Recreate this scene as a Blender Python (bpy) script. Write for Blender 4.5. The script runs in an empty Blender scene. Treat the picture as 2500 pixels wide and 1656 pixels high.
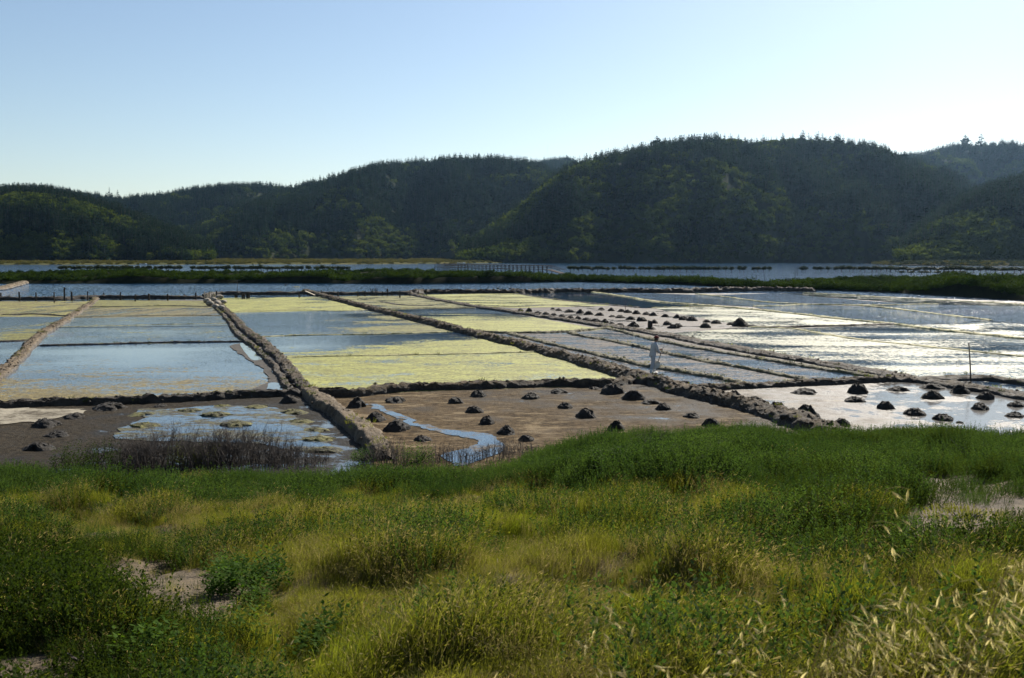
import bpy, bmesh, math, random
import numpy as np
from mathutils import Vector, Matrix, Euler

R = math.radians
sc = bpy.context.scene
COL = sc.collection

# ------------------------------------------------------------------ camera
CZ = 5.75
F = 35.0 / 36.0 * 2500.0            # focal length in photo pixels (2500 x 1656)
HORIZON = 626.0
PITCH = math.atan((828.0 - HORIZON) / F)
cam_d = bpy.data.cameras.new('camera')
cam_d.lens = 35.0
cam_d.sensor_width = 36.0
cam_d.clip_start = 0.1
cam_d.clip_end = 20000.0
cam_d.dof.use_dof = True
cam_d.dof.focus_distance = 45.0
cam_d.dof.aperture_fstop = 8.0
cam = bpy.data.objects.new('camera', cam_d)
COL.objects.link(cam)
cam.location = (0, 0, CZ)
cam.rotation_euler = (math.pi / 2 - PITCH, 0, 0)
sc.camera = cam

# ------------------------------------------------------------------ sky and sun
SUN_AZ = 29.0     # degrees to the right of the view direction (+Y)
SUN_EL = 35.0
world = bpy.data.worlds.new('World')
sc.world = world
world.use_nodes = True
wn = world.node_tree
wn.nodes.clear()
w_out = wn.nodes.new('ShaderNodeOutputWorld')
w_bg = wn.nodes.new('ShaderNodeBackground')
w_sky = wn.nodes.new('ShaderNodeTexSky')
w_sky.sky_type = 'NISHITA'
w_sky.sun_disc = False
w_sky.sun_elevation = R(SUN_EL)
w_sky.sun_rotation = R(SUN_AZ)
w_sky.air_density = 1.0
w_sky.dust_density = 0.4
w_sky.ozone_density = 1.2
w_bg.inputs['Strength'].default_value = 0.057
wn.links.new(w_sky.outputs[0], w_bg.inputs[0])
wn.links.new(w_bg.outputs[0], w_out.inputs[0])

sun_d = bpy.data.lights.new('sun', 'SUN')
sun_d.energy = 5.0
sun_d.angle = R(0.5)
sun_d.color = (1.0, 0.93, 0.82)
sun = bpy.data.objects.new('sun', sun_d)
COL.objects.link(sun)
sun_dir = Vector((math.sin(R(SUN_AZ)) * math.cos(R(SUN_EL)), math.cos(R(SUN_AZ)) * math.cos(R(SUN_EL)), math.sin(R(SUN_EL))))
sun.rotation_euler = sun_dir.to_track_quat('Z', 'Y').to_euler()
sun.location = sun_dir * 300

sc.view_settings.view_transform = 'Standard'
sc.view_settings.look = 'None'
sc.view_settings.exposure = 1.0
sc.view_settings.gamma = 1.0
sc.view_settings.use_curve_mapping = False
sc.render.engine = 'CYCLES'
sc.cycles.use_denoising = True
try:
    sc.cycles.denoiser = 'OPENIMAGEDENOISE'
except Exception:
    pass
sc.cycles.max_bounces = 6
sc.cycles.diffuse_bounces = 2
sc.cycles.glossy_bounces = 2
sc.cycles.transmission_bounces = 4
sc.cycles.transparent_max_bounces = 8
sc.cycles.volume_bounces = 0
sc.cycles.sample_clamp_direct = 30.0
sc.cycles.sample_clamp_indirect = 4.0
sc.cycles.caustics_reflective = False
sc.cycles.caustics_refractive = False
sc.cycles.blur_glossy = 0.5

# ------------------------------------------------------------------ pixel -> place
CP, SP = math.cos(PITCH), math.sin(PITCH)
def ray(px, py):
    a = (px - 1250.0) / F
    b = -(py - 828.0) / F
    return np.array([a, CP + b * SP, -SP + b * CP])
def G(px, py, z=0.0):
    r = ray(px, py)
    t = (z - CZ) / r[2]
    return np.array([r[0] * t, r[1] * t, z])
def PD(px, py, d):
    r = ray(px, py)
    t = d / r[1]
    return np.array([r[0] * t, d, CZ + r[2] * t])
def to_px(P):
    P = np.asarray(P, float)
    x, y, z = P[..., 0], P[..., 1], P[..., 2] - CZ
    depth = y * CP - z * SP
    up = y * SP + z * CP
    return 1250 + F * x / depth, 828 - F * up / depth

# ------------------------------------------------------------------ numpy noise
def _hash(ix, iy, seed):
    n = (ix.astype(np.int64) * 374761393 + iy.astype(np.int64) * 668265263 + seed * 974711) & 0x7fffffff
    n = ((n ^ (n >> 13)) * 1274126177) & 0x7fffffff
    n = n ^ (n >> 16)
    return (n & 0xffff) / 65535.0
def vnoise(x, y, seed=0):
    x = np.asarray(x, float); y = np.asarray(y, float)
    ix = np.floor(x); iy = np.floor(y)
    fx = x - ix; fy = y - iy
    fx = fx * fx * (3 - 2 * fx); fy = fy * fy * (3 - 2 * fy)
    a = _hash(ix, iy, seed); b = _hash(ix + 1, iy, seed)
    c = _hash(ix, iy + 1, seed); d = _hash(ix + 1, iy + 1, seed)
    return (a * (1 - fx) + b * fx) * (1 - fy) + (c * (1 - fx) + d * fx) * fy
def fbm(x, y, seed=0, octv=4, gain=0.5):
    s = 0; amp = 1; tot = 0
    for i in range(octv):
        s = s + amp * vnoise(np.asarray(x) * 2 ** i, np.asarray(y) * 2 ** i, seed + i * 17)
        tot += amp; amp *= gain
    return s / tot
def sstep(a, b, x):
    t = np.clip((np.asarray(x, float) - a) / (b - a), 0, 1)
    return t * t * (3 - 2 * t)

# ------------------------------------------------------------------ object helpers
def link(o, parent=None):
    COL.objects.link(o)
    if parent is not None:
        o.parent = parent
    return o
def tag(o, label=None, cat=None, group=None, kind=None):
    if label: o['label'] = label
    if cat: o['category'] = cat
    if group: o['group'] = group
    if kind: o['kind'] = kind
    return o
def mesh_from(name, verts, faces, smooth=False, mats=None, mat_idx=None):
    me = bpy.data.meshes.new(name)
    me.from_pydata([tuple(v) for v in verts], [], [tuple(int(i) for i in f) for f in faces])
    if mats:
        for m in (mats if isinstance(mats, (list, tuple)) else [mats]):
            me.materials.append(m)
    if mat_idx is not None:
        me.polygons.foreach_set('material_index', np.asarray(mat_idx, dtype=np.int32))
    if smooth:
        me.polygons.foreach_set('use_smooth', np.ones(len(me.polygons), dtype=bool))
    me.update()
    return me
def obj(name, me, parent=None, loc=None, rot=None, scale=None):
    o = bpy.data.objects.new(name, me)
    link(o, parent)
    if loc is not None: o.location = tuple(float(v) for v in loc)
    if rot is not None: o.rotation_euler = rot
    if scale is not None: o.scale = (scale,) * 3 if np.isscalar(scale) else scale
    return o
def empty(name, loc, rz=0.0):
    o = bpy.data.objects.new(name, None)
    o.empty_display_size = 0.1
    link(o)
    o.location = tuple(float(v) for v in loc)
    o.rotation_euler = (0, 0, rz)
    return o
def grid_mesh(name, V, mats, smooth=True, flip=False):
    """V: (n, m, 3)"""
    n, m = V.shape[:2]
    i = np.arange(n - 1)[:, None] * m + np.arange(m - 1)[None, :]
    f = np.stack([i, i + 1, i + m + 1, i + m], -1).reshape(-1, 4)
    if flip: f = f[:, ::-1]
    return mesh_from(name, V.reshape(-1, 3), f, smooth, mats)

class MB:
    """collects boxes / tubes / quads for ONE mesh"""
    def __init__(self): self.v = []; self.f = []
    def add(self, v, f):
        b = len(self.v)
        self.v += [tuple(p) for p in v]; self.f += [tuple(i + b for i in q) for q in f]
    def tube(self, pts, radii, n=6, cap=True):
        pts = [Vector(p) for p in pts]
        if not isinstance(radii, (list, tuple)): radii = [radii] * len(pts)
        rings = []
        for i, p in enumerate(pts):
            d = (pts[min(i + 1, len(pts) - 1)] - pts[max(i - 1, 0)]).normalized()
            a = d.orthogonal().normalized() if i == 0 else (rings_a - d * rings_a.dot(d)).normalized()
            rings_a = a
            b = d.cross(a)
            rings.append([p + (a * math.cos(2 * math.pi * k / n) + b * math.sin(2 * math.pi * k / n)) * radii[i] for k in range(n)])
        v = [q for r in rings for q in r]; f = []
        for i in range(len(pts) - 1):
            for k in range(n):
                f.append((i * n + k, i * n + (k + 1) % n, (i + 1) * n + (k + 1) % n, (i + 1) * n + k))
        if cap:
            f.append(tuple(range(n))[::-1]); f.append(tuple((len(pts) - 1) * n + k for k in range(n)))
        self.add(v, f)
    def box(self, c, s, rz=0.0, tilt=0.0):
        M = Matrix.Translation(Vector([float(q) for q in c])) @ Matrix.Rotation(rz, 4, 'Z') @ Matrix.Rotation(tilt, 4, 'Y')
        v = [M @ Vector((s[0] * x / 2, s[1] * y / 2, s[2] * z / 2)) for x in (-1, 1) for y in (-1, 1) for z in (-1, 1)]
        self.add(v, [(0, 1, 3, 2), (4, 6, 7, 5), (0, 4, 5, 1), (2, 3, 7, 6), (0, 2, 6, 4), (1, 5, 7, 3)])
    def mesh(self, name, mats, smooth=False): return mesh_from(name, self.v, self.f, smooth, mats)

ORD = ['first', 'second', 'third', 'fourth', 'fifth', 'sixth', 'seventh', 'eighth', 'ninth', 'tenth', 'eleventh', 'twelfth',
       'thirteenth', 'fourteenth', 'fifteenth', 'sixteenth', 'seventeenth', 'eighteenth', 'nineteenth', 'twentieth']
TENS = {2: 'twenty', 3: 'thirty', 4: 'forty', 5: 'fifty', 6: 'sixty'}
def ordinal(i):
    if i < 20: return ORD[i]
    n = i + 1
    t, u = divmod(n, 10)
    if u == 0: return TENS[t][:-1] + 'ieth'
    return TENS[t] + '-' + ORD[u - 1]

# ------------------------------------------------------------------ materials
class NT:
    def __init__(self, name):
        self.m = bpy.data.materials.new(name)
        self.m.use_nodes = True
        self.t = self.m.node_tree
        self.t.nodes.clear()
        self.out = self.n('ShaderNodeOutputMaterial')
    def n(self, typ, **kw):
        nd = self.t.nodes.new(typ)
        for k, v in kw.items(): setattr(nd, k, v)
        return nd
    def l(self, a, b): self.t.links.new(a, b)
    def inp(self, sock, v):
        if hasattr(v, 'default_value') or isinstance(v, bpy.types.NodeSocket): self.l(v, sock)
        else: sock.default_value = v
    def math(self, op, a, b=None, c=None, clamp=False):
        nd = self.n('ShaderNodeMath', operation=op, use_clamp=clamp)
        self.inp(nd.inputs[0], a)
        if b is not None: self.inp(nd.inputs[1], b)
        if c is not None: self.inp(nd.inputs[2], c)
        return nd.outputs[0]
    def pos(self):
        if not hasattr(self, '_pos'): self._pos = self.n('ShaderNodeNewGeometry').outputs['Position']
        return self._pos
    def vec(self, v, scale=(1, 1, 1), off=(0, 0, 0), rz=0.0):
        nd = self.n('ShaderNodeMapping')
        self.l(v, nd.inputs['Vector'])
        nd.inputs['Scale'].default_value = scale
        nd.inputs['Location'].default_value = off
        nd.inputs['Rotation'].default_value = (0, 0, rz)
        return nd.outputs[0]
    def noise(self, v, scale, detail=4, rough=0.55, dist=0.0):
        nd = self.n('ShaderNodeTexNoise')
        self.l(v, nd.inputs['Vector'])
        nd.inputs['Scale'].default_value = scale
        nd.inputs['Detail'].default_value = detail
        nd.inputs['Roughness'].default_value = rough
        nd.inputs['Distortion'].default_value = dist
        return nd.outputs[0]
    def ramp(self, fac, a, b, lo=0.0, hi=1.0, smooth=True):
        nd = self.n('ShaderNodeMapRange')
        nd.interpolation_type = 'SMOOTHSTEP' if smooth else 'LINEAR'
        self.l(fac, nd.inputs[0])
        nd.inputs[1].default_value = a; nd.inputs[2].default_value = b
        nd.inputs[3].default_value = lo; nd.inputs[4].default_value = hi
        return nd.outputs[0]
    def mix(self, fac, a, b):
        nd = self.n('ShaderNodeMix', data_type='RGBA')
        self.inp(nd.inputs[0], fac)
        for s, v in ((nd.inputs[6], a), (nd.inputs[7], b)):
            if isinstance(v, bpy.types.NodeSocket): self.l(v, s)
            else: s.default_value = (*v, 1.0)
        return nd.outputs[2]
    def bump(self, h, strength=0.5, dist=0.05, normal=None):
        nd = self.n('ShaderNodeBump')
        nd.inputs['Strength'].default_value = strength
        nd.inputs['Distance'].default_value = dist
        self.l(h, nd.inputs['Height'])
        if normal is not None: self.l(normal, nd.inputs['Normal'])
        return nd.outputs[0]
    def waves(self, v, scale, slope, gust=None, detail=3):
        nd = self.n('ShaderNodeTexNoise'); self.l(v, nd.inputs['Vector'])
        nd.inputs['Scale'].default_value = scale; nd.inputs['Detail'].default_value = detail; nd.inputs['Roughness'].default_value = 0.6
        a = self.n('ShaderNodeVectorMath', operation='SUBTRACT'); self.l(nd.outputs['Color'], a.inputs[0]); a.inputs[1].default_value = (0.5, 0.5, 0.5)
        b = self.n('ShaderNodeVectorMath', operation='MULTIPLY'); self.l(a.outputs[0], b.inputs[0]); b.inputs[1].default_value = (slope, slope, 0.0)
        o = b.outputs[0]
        if gust is not None:
            c = self.n('ShaderNodeVectorMath', operation='SCALE'); self.l(o, c.inputs[0]); self.l(gust, c.inputs['Scale']); o = c.outputs[0]
        d = self.n('ShaderNodeVectorMath', operation='ADD'); self.l(o, d.inputs[0]); d.inputs[1].default_value = (0, 0, 1)
        e = self.n('ShaderNodeVectorMath', operation='NORMALIZE'); self.l(d.outputs[0], e.inputs[0])
        return e.outputs[0]
    def bsdf(self, col, rough=0.8, ior=1.45, normal=None, spec=0.5):
        nd = self.n('ShaderNodeBsdfPrincipled')
        if isinstance(col, bpy.types.NodeSocket): self.l(col, nd.inputs['Base Color'])
        else: nd.inputs['Base Color'].default_value = (*col, 1.0)
        self.inp(nd.inputs['Roughness'], rough)
        nd.inputs['IOR'].default_value = ior
        nd.inputs['Specular IOR Level'].default_value = spec
        if normal is not None: self.l(normal, nd.inputs['Normal'])
        return nd.outputs[0]
    def mixs(self, fac, a, b):
        nd = self.n('ShaderNodeMixShader')
        self.inp(nd.inputs[0], fac)
        self.l(a, nd.inputs[1]); self.l(b, nd.inputs[2])
        return nd.outputs[0]
    def done(self, s):
        self.l(s, self.out.inputs[0])
        return self.m

def mud_mat(name, c1, c2, rough=0.85, scale=1.5, bump=0.6, bdist=0.06, wet=None, spec=0.4):
    t = NT(name)
    p = t.pos()
    a = t.noise(p, scale, 6, 0.6)
    b = t.noise(p, scale * 7, 5, 0.65)
    f = t.ramp(t.math('ADD', t.math('MULTIPLY', a, 0.65), t.math('MULTIPLY', b, 0.35)), 0.36, 0.64)
    col = t.mix(f, c1, c2)
    rg = rough
    if wet is not None:                      # wet below this height: darker and glossier mud
        sx = t.n('ShaderNodeSeparateXYZ'); t.l(p, sx.inputs[0])
        w = t.ramp(t.math('ADD', sx.outputs[2], t.math('MULTIPLY', t.math('SUBTRACT', b, 0.5), 0.18)), wet[0], wet[1], 1.0, 0.0)
        col = t.mix(w, col, wet[2])
        rg = t.math('SUBTRACT', rough, t.math('MULTIPLY', w, 0.25))
    h = t.math('ADD', t.noise(p, scale * 5, 6, 0.7), t.math('MULTIPLY', t.noise(p, scale * 22, 3, 0.6), 0.3))
    return t.done(t.bsdf(col, rg, normal=t.bump(h, bump, bdist), spec=spec))

def simple_mat(name, c1, c2, rough=0.7, scale=6.0, stretch=(1, 1, 1), bump=0.3, bdist=0.01, obj_space=False, spec=0.5):
    t = NT(name)
    p = t.n('ShaderNodeTexCoord').outputs['Object'] if obj_space else t.pos()
    v = t.vec(p, stretch)
    a = t.noise(v, scale, 5, 0.6)
    col = t.mix(t.ramp(a, 0.3, 0.7), c1, c2)
    return t.done(t.bsdf(col, rough, normal=t.bump(a, bump, bdist), spec=spec))

def leaf_mat(name, c1, c2, trans=0.45, patch=0.5, gloss=0.5, tint=(1.25, 1.2, 0.55), spec=0.25):
    t = NT(name)
    oi = t.n('ShaderNodeObjectInfo')
    pn = t.noise(t.pos(), patch, 3, 0.5)
    f = t.math('ADD', t.math('MULTIPLY', oi.outputs['Random'], 0.55), t.math('MULTIPLY', t.ramp(pn, 0.3, 0.7), 0.45))
    col = t.mix(f, c1, c2)
    tc = t.n('ShaderNodeMix', data_type='RGBA', blend_type='MULTIPLY')
    tc.inputs[0].default_value = 1.0
    t.l(col, tc.inputs[6]); tc.inputs[7].default_value = (*tint, 1.0)
    d = t.bsdf(col, gloss, spec=spec)
    tr = t.n('ShaderNodeBsdfTranslucent')
    t.l(tc.outputs[2], tr.inputs[0])
    return t.done(t.mixs(trans, d, tr.outputs[0]))

def pan_mat(name, seed, cover, algae=((0.36, 0.34, 0.05), (0.24, 0.22, 0.05)), bed=(0.018, 0.04, 0.075), grad=(0, 0), scale=0.35,
            stretch=(1, 1, 1), wrough=0.04, wave=0.16, wscale=22.0, arough=0.75, aspec=0.35, soft=0.07, grain=0.5, edge=None, streak=None):
    """shallow water with mats of algae on it. cover 0..1, grad = change of cover per metre in x and y about a centre (cx, cy)"""
    t = NT(name)
    p = t.pos()
    v = t.vec(p, stretch, (seed * 7.3, seed * 3.1, 0))
    n1 = t.noise(v, scale, 5, 0.6, 0.4)
    n2 = t.noise(v, scale * 9, 4, 0.7)
    n3 = t.noise(p, 3.2, 5, 0.75)
    m = t.math('ADD', t.math('MULTIPLY', n1, 0.72), t.math('MULTIPLY', n2, 0.28))
    if len(grad) > 2:
        sx = t.n('ShaderNodeSeparateXYZ'); t.l(p, sx.inputs[0])
        gx = t.math('MULTIPLY', t.math('SUBTRACT', sx.outputs[0], float(grad[2])), float(grad[0]))
        gy = t.math('MULTIPLY', t.math('SUBTRACT', sx.outputs[1], float(grad[3])), float(grad[1]))
        m = t.math('ADD', m, t.math('ADD', gx, gy))
    m = t.math('ADD', m, t.math('MULTIPLY', t.math('SUBTRACT', n3, 0.5), grain))
    th = 0.72 - 0.44 * cover
    mask = t.ramp(m, th - soft, th + soft)
    ac = t.mix(t.ramp(t.math('ADD', t.math('MULTIPLY', n2, 0.5), t.math('MULTIPLY', t.noise(v, scale * 2.5, 4, 0.6), 0.5)), 0.40, 0.60), algae[0], algae[1])
    spk = t.ramp(t.noise(p, 4.5, 5, 0.75), 0.46, 0.60)
    ac = t.mix(t.math('MULTIPLY', spk, 0.75), ac, tuple(q * 0.35 for q in algae[1]))
    ah = t.math('ADD', t.noise(p, 7.0, 5, 0.7), t.math('MULTIPLY', n2, 0.6))
    A = t.bsdf(ac, arough, normal=t.bump(ah, 0.9, 0.10), spec=aspec)
    wv = t.vec(p, (1.0, 0.55, 1.0))
    gust = t.ramp(t.noise(t.vec(p, (0.5, 1.0, 1)), 0.12, 3, 0.5), 0.35, 0.65, 0.35, 1.5)
    W = t.bsdf(bed, wrough, ior=1.33, normal=t.waves(wv, wscale, wave, gust))
    return t.done(t.mixs(mask, W, A))

def wetmud_mat(name, seed, c1, c2, puddle=0.25, grad=(0, 0), dry=(0.55, 0.9), scale=0.5, prough=0.06, pale=None, spec=0.3):
    """mud flat: dry crust, damp mud and thin films of water, told apart by noise"""
    t = NT(name)
    p = t.pos()
    v = t.vec(p, (1, 1, 1), (seed * 5.7, seed * 2.9, 0))
    n1 = t.noise(v, scale, 6, 0.62, 0.3)
    n2 = t.noise(v, scale * 8, 5, 0.65)
    m = n1
    if len(grad) > 2:
        sx = t.n('ShaderNodeSeparateXYZ'); t.l(p, sx.inputs[0])
        gx = t.math('MULTIPLY', t.math('SUBTRACT', sx.outputs[0], float(grad[2])), float(grad[0]))
        gy = t.math('MULTIPLY', t.math('SUBTRACT', sx.outputs[1], float(grad[3])), float(grad[1]))
        m = t.math('ADD', m, t.math('ADD', gx, gy))
    m = t.math('ADD', m, t.math('MULTIPLY', t.math('SUBTRACT', n2, 0.5), 0.25))
    th = 0.72 - 0.44 * puddle
    pud = t.ramp(m, th - 0.04, th + 0.04)
    damp = t.ramp(m, th - 0.3, th)
    f = t.ramp(t.math('ADD', t.math('MULTIPLY', n2, 0.6), t.math('MULTIPLY', n1, 0.4)), 0.38, 0.62)
    col = t.mix(f, c1, c2)
    if pale is not None:
        pf = t.ramp(t.noise(t.vec(p, (0.5, 1.2, 1), (seed, 3, 0)), 1.3, 6, 0.7), 0.5, 0.62)
        col = t.mix(pf, col, pale)
    col = t.mix(damp, col, tuple(q * 0.6 for q in c1))
    rg = t.math('SUBTRACT', dry[1], t.math('MULTIPLY', damp, dry[1] - dry[0]))
    h = t.math('ADD', t.noise(p, 5.0, 6, 0.7), t.math('MULTIPLY', t.noise(p, 26.0, 3, 0.6), 0.4))
    M = t.bsdf(col, rg, normal=t.bump(h, 0.9, 0.10), spec=spec)
    W = t.bsdf((0.05, 0.045, 0.04), prough, ior=1.33, normal=t.waves(p, 5.0, 0.10))
    return t.done(t.mixs(pud, M, W))

M = {}
M['dike'] = mud_mat('dried_mud', (0.015, 0.011, 0.007), (0.115, 0.085, 0.052), 0.9, 1.7, 1.0, 0.14, wet=(0.04, 0.26, (0.035, 0.028, 0.022)))
M['dike_pale'] = mud_mat('pale_trodden_mud', (0.055, 0.039, 0.024), (0.165, 0.124, 0.077), 0.9, 2.0, 0.9, 0.08, wet=(0.0, 0.2, (0.05, 0.04, 0.03)))
M['dike_dark'] = mud_mat('dark_wet_mud', (0.014, 0.011, 0.008), (0.055, 0.043, 0.031), 0.8, 1.8, 0.9, 0.10)
M['ridge'] = mud_mat('weedy_mud_ridge', (0.045, 0.042, 0.022), (0.16, 0.14, 0.075), 0.85, 2.2, 1.0, 0.08)
M['ridge_yellow'] = mud_mat('algae_crusted_ridge', (0.13, 0.12, 0.04), (0.38, 0.35, 0.16), 0.8, 1.6, 0.8, 0.06)
M['heap'] = mud_mat('black_heaped_mud', (0.009, 0.008, 0.007), (0.042, 0.034, 0.026), 0.8, 3.0, 1.0, 0.10, spec=0.35)
M['heap_weed'] = mud_mat('weedy_heaped_mud', (0.014, 0.013, 0.008), (0.16, 0.15, 0.04), 0.8, 2.4, 1.0, 0.10, spec=0.35)
M['soil'] = mud_mat('slope_soil', (0.042, 0.030, 0.016), (0.135, 0.100, 0.058), 0.95, 2.0, 0.8, 0.06)
M['ground'] = mud_mat('distant_ground', (0.05, 0.05, 0.03), (0.10, 0.09, 0.05), 0.95, 0.05, 0.3, 0.3)
M['wood'] = simple_mat('weathered_wood', (0.025, 0.020, 0.016), (0.075, 0.062, 0.050), 0.9, 9.0, (1, 1, 0.2), 0.5, 0.02, spec=0.1)
M['wood_pale'] = simple_mat('bleached_wood', (0.26, 0.21, 0.15), (0.42, 0.36, 0.27), 0.8, 9.0, (1, 1, 0.2), 0.4, 0.01)
M['stone'] = simple_mat('rough_stone', (0.14, 0.12, 0.095), (0.33, 0.29, 0.23), 0.9, 4.0, (1, 1, 1), 0.8, 0.05)

# ------------------------------------------------------------------ large ground and lagoon
def sheet(name, pts, z, mat, label=None, sub=None):
    v = [(p[0], p[1], z) for p in pts]
    me = mesh_from(name, v, [tuple(range(len(v)))], False, mat)
    if me.polygons[0].normal.z < 0: me.flip_normals()
    o = obj(name, me)
    tag(o, kind='structure')
    if label: o['label'] = label
    return o

sheet('ground', [(-6000, -2500), (6000, -2500), (6000, 7000), (-6000, 7000)], -0.9, M['ground'])

def lagoon_mat():
    t = NT('lagoon_water')
    p = t.pos()
    v = t.vec(p, (1.0, 0.6, 1.0))
    g = t.ramp(t.noise(t.vec(p, (0.25, 1.0, 1)), 0.04, 3, 0.5), 0.35, 0.65, 0.75, 1.25)
    return t.done(t.bsdf((0.010, 0.045, 0.10), 0.07, ior=1.33, normal=t.waves(v, 2.2, 1.5, g, 5)))
M['lagoon'] = lagoon_mat()
sheet('lagoon_water', [(-1500, 118), (1500, 118), (2200, 1700), (-2200, 1700)], -0.14, M['lagoon'], 'rippled blue lagoon water behind the pans')

# ------------------------------------------------------------------ foreground bank (terrain the camera stands on)
def edge_y(x):
    e = 24.7 + 5.9 * sstep(-1.2, 3.6, x) - 0.3 * sstep(6, 16, x)
    return e + 0.5 * (fbm(np.asarray(x) * 0.35, 3.3, 5) - 0.5) * 2
BARE = [(400, 1470, 230, 115), (60, 1640, 190, 50), (2420, 1285, 300, 110), (2290, 1190, 170, 40), (330, 1610, 110, 40)]
BAREW = []
def bank_h(x, y, detail=True):
    x = np.asarray(x, float); y = np.asarray(y, float)
    e = edge_y(x)
    s = np.clip((y - 3.0) / (e - 3.0), 0, 1.3)
    z = 3.75 * (1 - s)
    z = np.where(s > 1, -1.0 * (y - e) * 0.35, z)
    if detail:
        w = sstep(0, 0.12, 1 - s)
        for bx_, by_, brx, bry in BAREW:
            w = w * (0.12 + 0.88 * sstep(0.7, 1.3, np.hypot((x - bx_) / brx, (y - by_) / bry)))
        z = z + w * (0.66 * (fbm(x * 0.45, y * 0.45, 11, 3) - 0.5) + 0.42 * (fbm(x * 1.3, y * 1.3, 23, 2) - 0.5))
    return z
for cx, cy, rx, ry in BARE:
    hit = []
    for (qx, qy) in ((cx, cy), (cx + rx, cy), (cx, cy - ry), (cx, cy + ry)):
        r_ = ray(qx, qy); r_ = r_ / r_[1]
        for t_ in np.arange(3, 40, 0.02):
            if CZ + r_[2] * t_ <= float(bank_h(r_[0] * t_, t_, False)): break
        hit.append((r_[0] * t_, t_))
    BAREW.append((hit[0][0], (hit[2][1] + hit[3][1]) / 2, max(abs(hit[1][0] - hit[0][0]), .3), max(abs(hit[2][1] - hit[3][1]) / 2, .3)))
xs = np.linspace(-26, 26, 240); ys = np.concatenate([np.linspace(-8, 2, 12), np.linspace(2.15, 34, 210)])
X, Y = np.meshgrid(xs, ys)
bank = obj('foreground_slope', grid_mesh('foreground_slope', np.stack([X, Y, np.maximum(bank_h(X, Y), -0.5)], -1), M['soil']))
tag(bank, 'grassy slope in front of the salt pans', kind='structure')

# ------------------------------------------------------------------ pans
YEL = ((0.33, 0.335, 0.075), (0.18, 0.172, 0.040))
YEL2 = ((0.22, 0.21, 0.048), (0.10, 0.092, 0.026))
BRN = ((0.22, 0.17, 0.055), (0.12, 0.095, 0.04))
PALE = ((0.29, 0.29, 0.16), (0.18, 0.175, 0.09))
_pz = [0]
def pan(px_pts, mat, label):
    _pz[0] += 1
    z = 0.002 + 0.004 * (_pz[0] % 7)
    pts = [G(a, b, z) for a, b in px_pts]
    return sheet('salt_pan', pts, z, mat, label)
def ctr(pts):
    c = np.mean([G(a, b) for a, b in pts], 0); return c[0], c[1]

# base mud flat below all pans
bp = [G(-700, 1300), G(3200, 1300), G(3400, 742), G(2500, 736), G(1950, 716), G(1500, 716), G(1000, 722), G(500, 731), G(0, 738), G(-900, 738)]
M['flat'] = wetmud_mat('wet_mud_flat', 1, (0.10, 0.085, 0.065), (0.19, 0.16, 0.12), 0.2)
sheet('mud_flat', bp, -0.03, M['flat'], 'wet brown mud flat beneath the salt pans')

# left of the left dike
q = [(-500, 738), (232, 735), (205, 754), (172, 774), (-500, 776)]
pan(q, pan_mat('pan_weedy_brown', 2, 0.68, ((0.26, 0.25, 0.06), (0.13, 0.10, 0.04)), stretch=(1.2, 0.35, 1), scale=0.30, wave=0.30), 'weedy brown strip pan at the far left')
q = [(-500, 774), (172, 774), (118, 808), (88, 833), (-500, 836)]
pan(q, pan_mat('pan_left_b', 3, 0.42, BRN if False else YEL2, grad=(0.035, 0, G(60, 800)[0], 0), wave=0.34), 'pan of blue water with yellow edge beyond the left dike')
q = [(-500, 836), (88, 833), (45, 878), (-10, 918), (-500, 990)]
pan(q, pan_mat('pan_left_c', 4, 0.12, YEL2, wave=0.30), 'small corner of blue water at the left picture edge')
# between left dike and central dike
q = [(232, 733), (515, 735), (528, 751), (205, 752)]
pan(q, pan_mat('pan_q_a', 5, 0.9, YEL2, wave=0.30), 'narrow yellow algae strip below the timber-edged dike')
q = [(205, 752), (528, 751), (545, 772), (172, 777)]
pan(q, pan_mat('pan_q_b', 6, 0.60, ((0.20, 0.17, 0.06), (0.09, 0.075, 0.035)), stretch=(2.2, 0.25, 1), scale=0.16, wave=0.26), 'strip of brown weed mats and small pools')
q = [(172, 777), (545, 772), (562, 795), (130, 800)]
pan(q, pan_mat('pan_q_c', 7, 0.24, YEL2, grain=0.8, wave=0.3), 'narrow pan of pale blue water')
q = [(130, 800), (562, 795), (600, 837), (92, 846)]
pan(q, pan_mat('pan_q_d', 8, 0.22, YEL2, grain=0.8, wave=0.34, grad=(0, 0)), 'blue water pan darkened by a gust of ripples')
q = [(92, 846), (600, 837), (690, 920), (735, 962), (640, 972), (376, 984), (0, 996), (-500, 1010), (-120, 975), (0, 912), (60, 872)]
gc = G(350, 915)
pan(q, pan_mat('pan_q_e', 9, 0.36, BRN, grain=0.85, grad=(-0.004, -0.022, gc[0], gc[1]), scale=0.55, stretch=(0.6, 1.1, 1), wave=0.26, soft=0.09), 'large blue pan with brown algae drifting towards its near edge')
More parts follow.
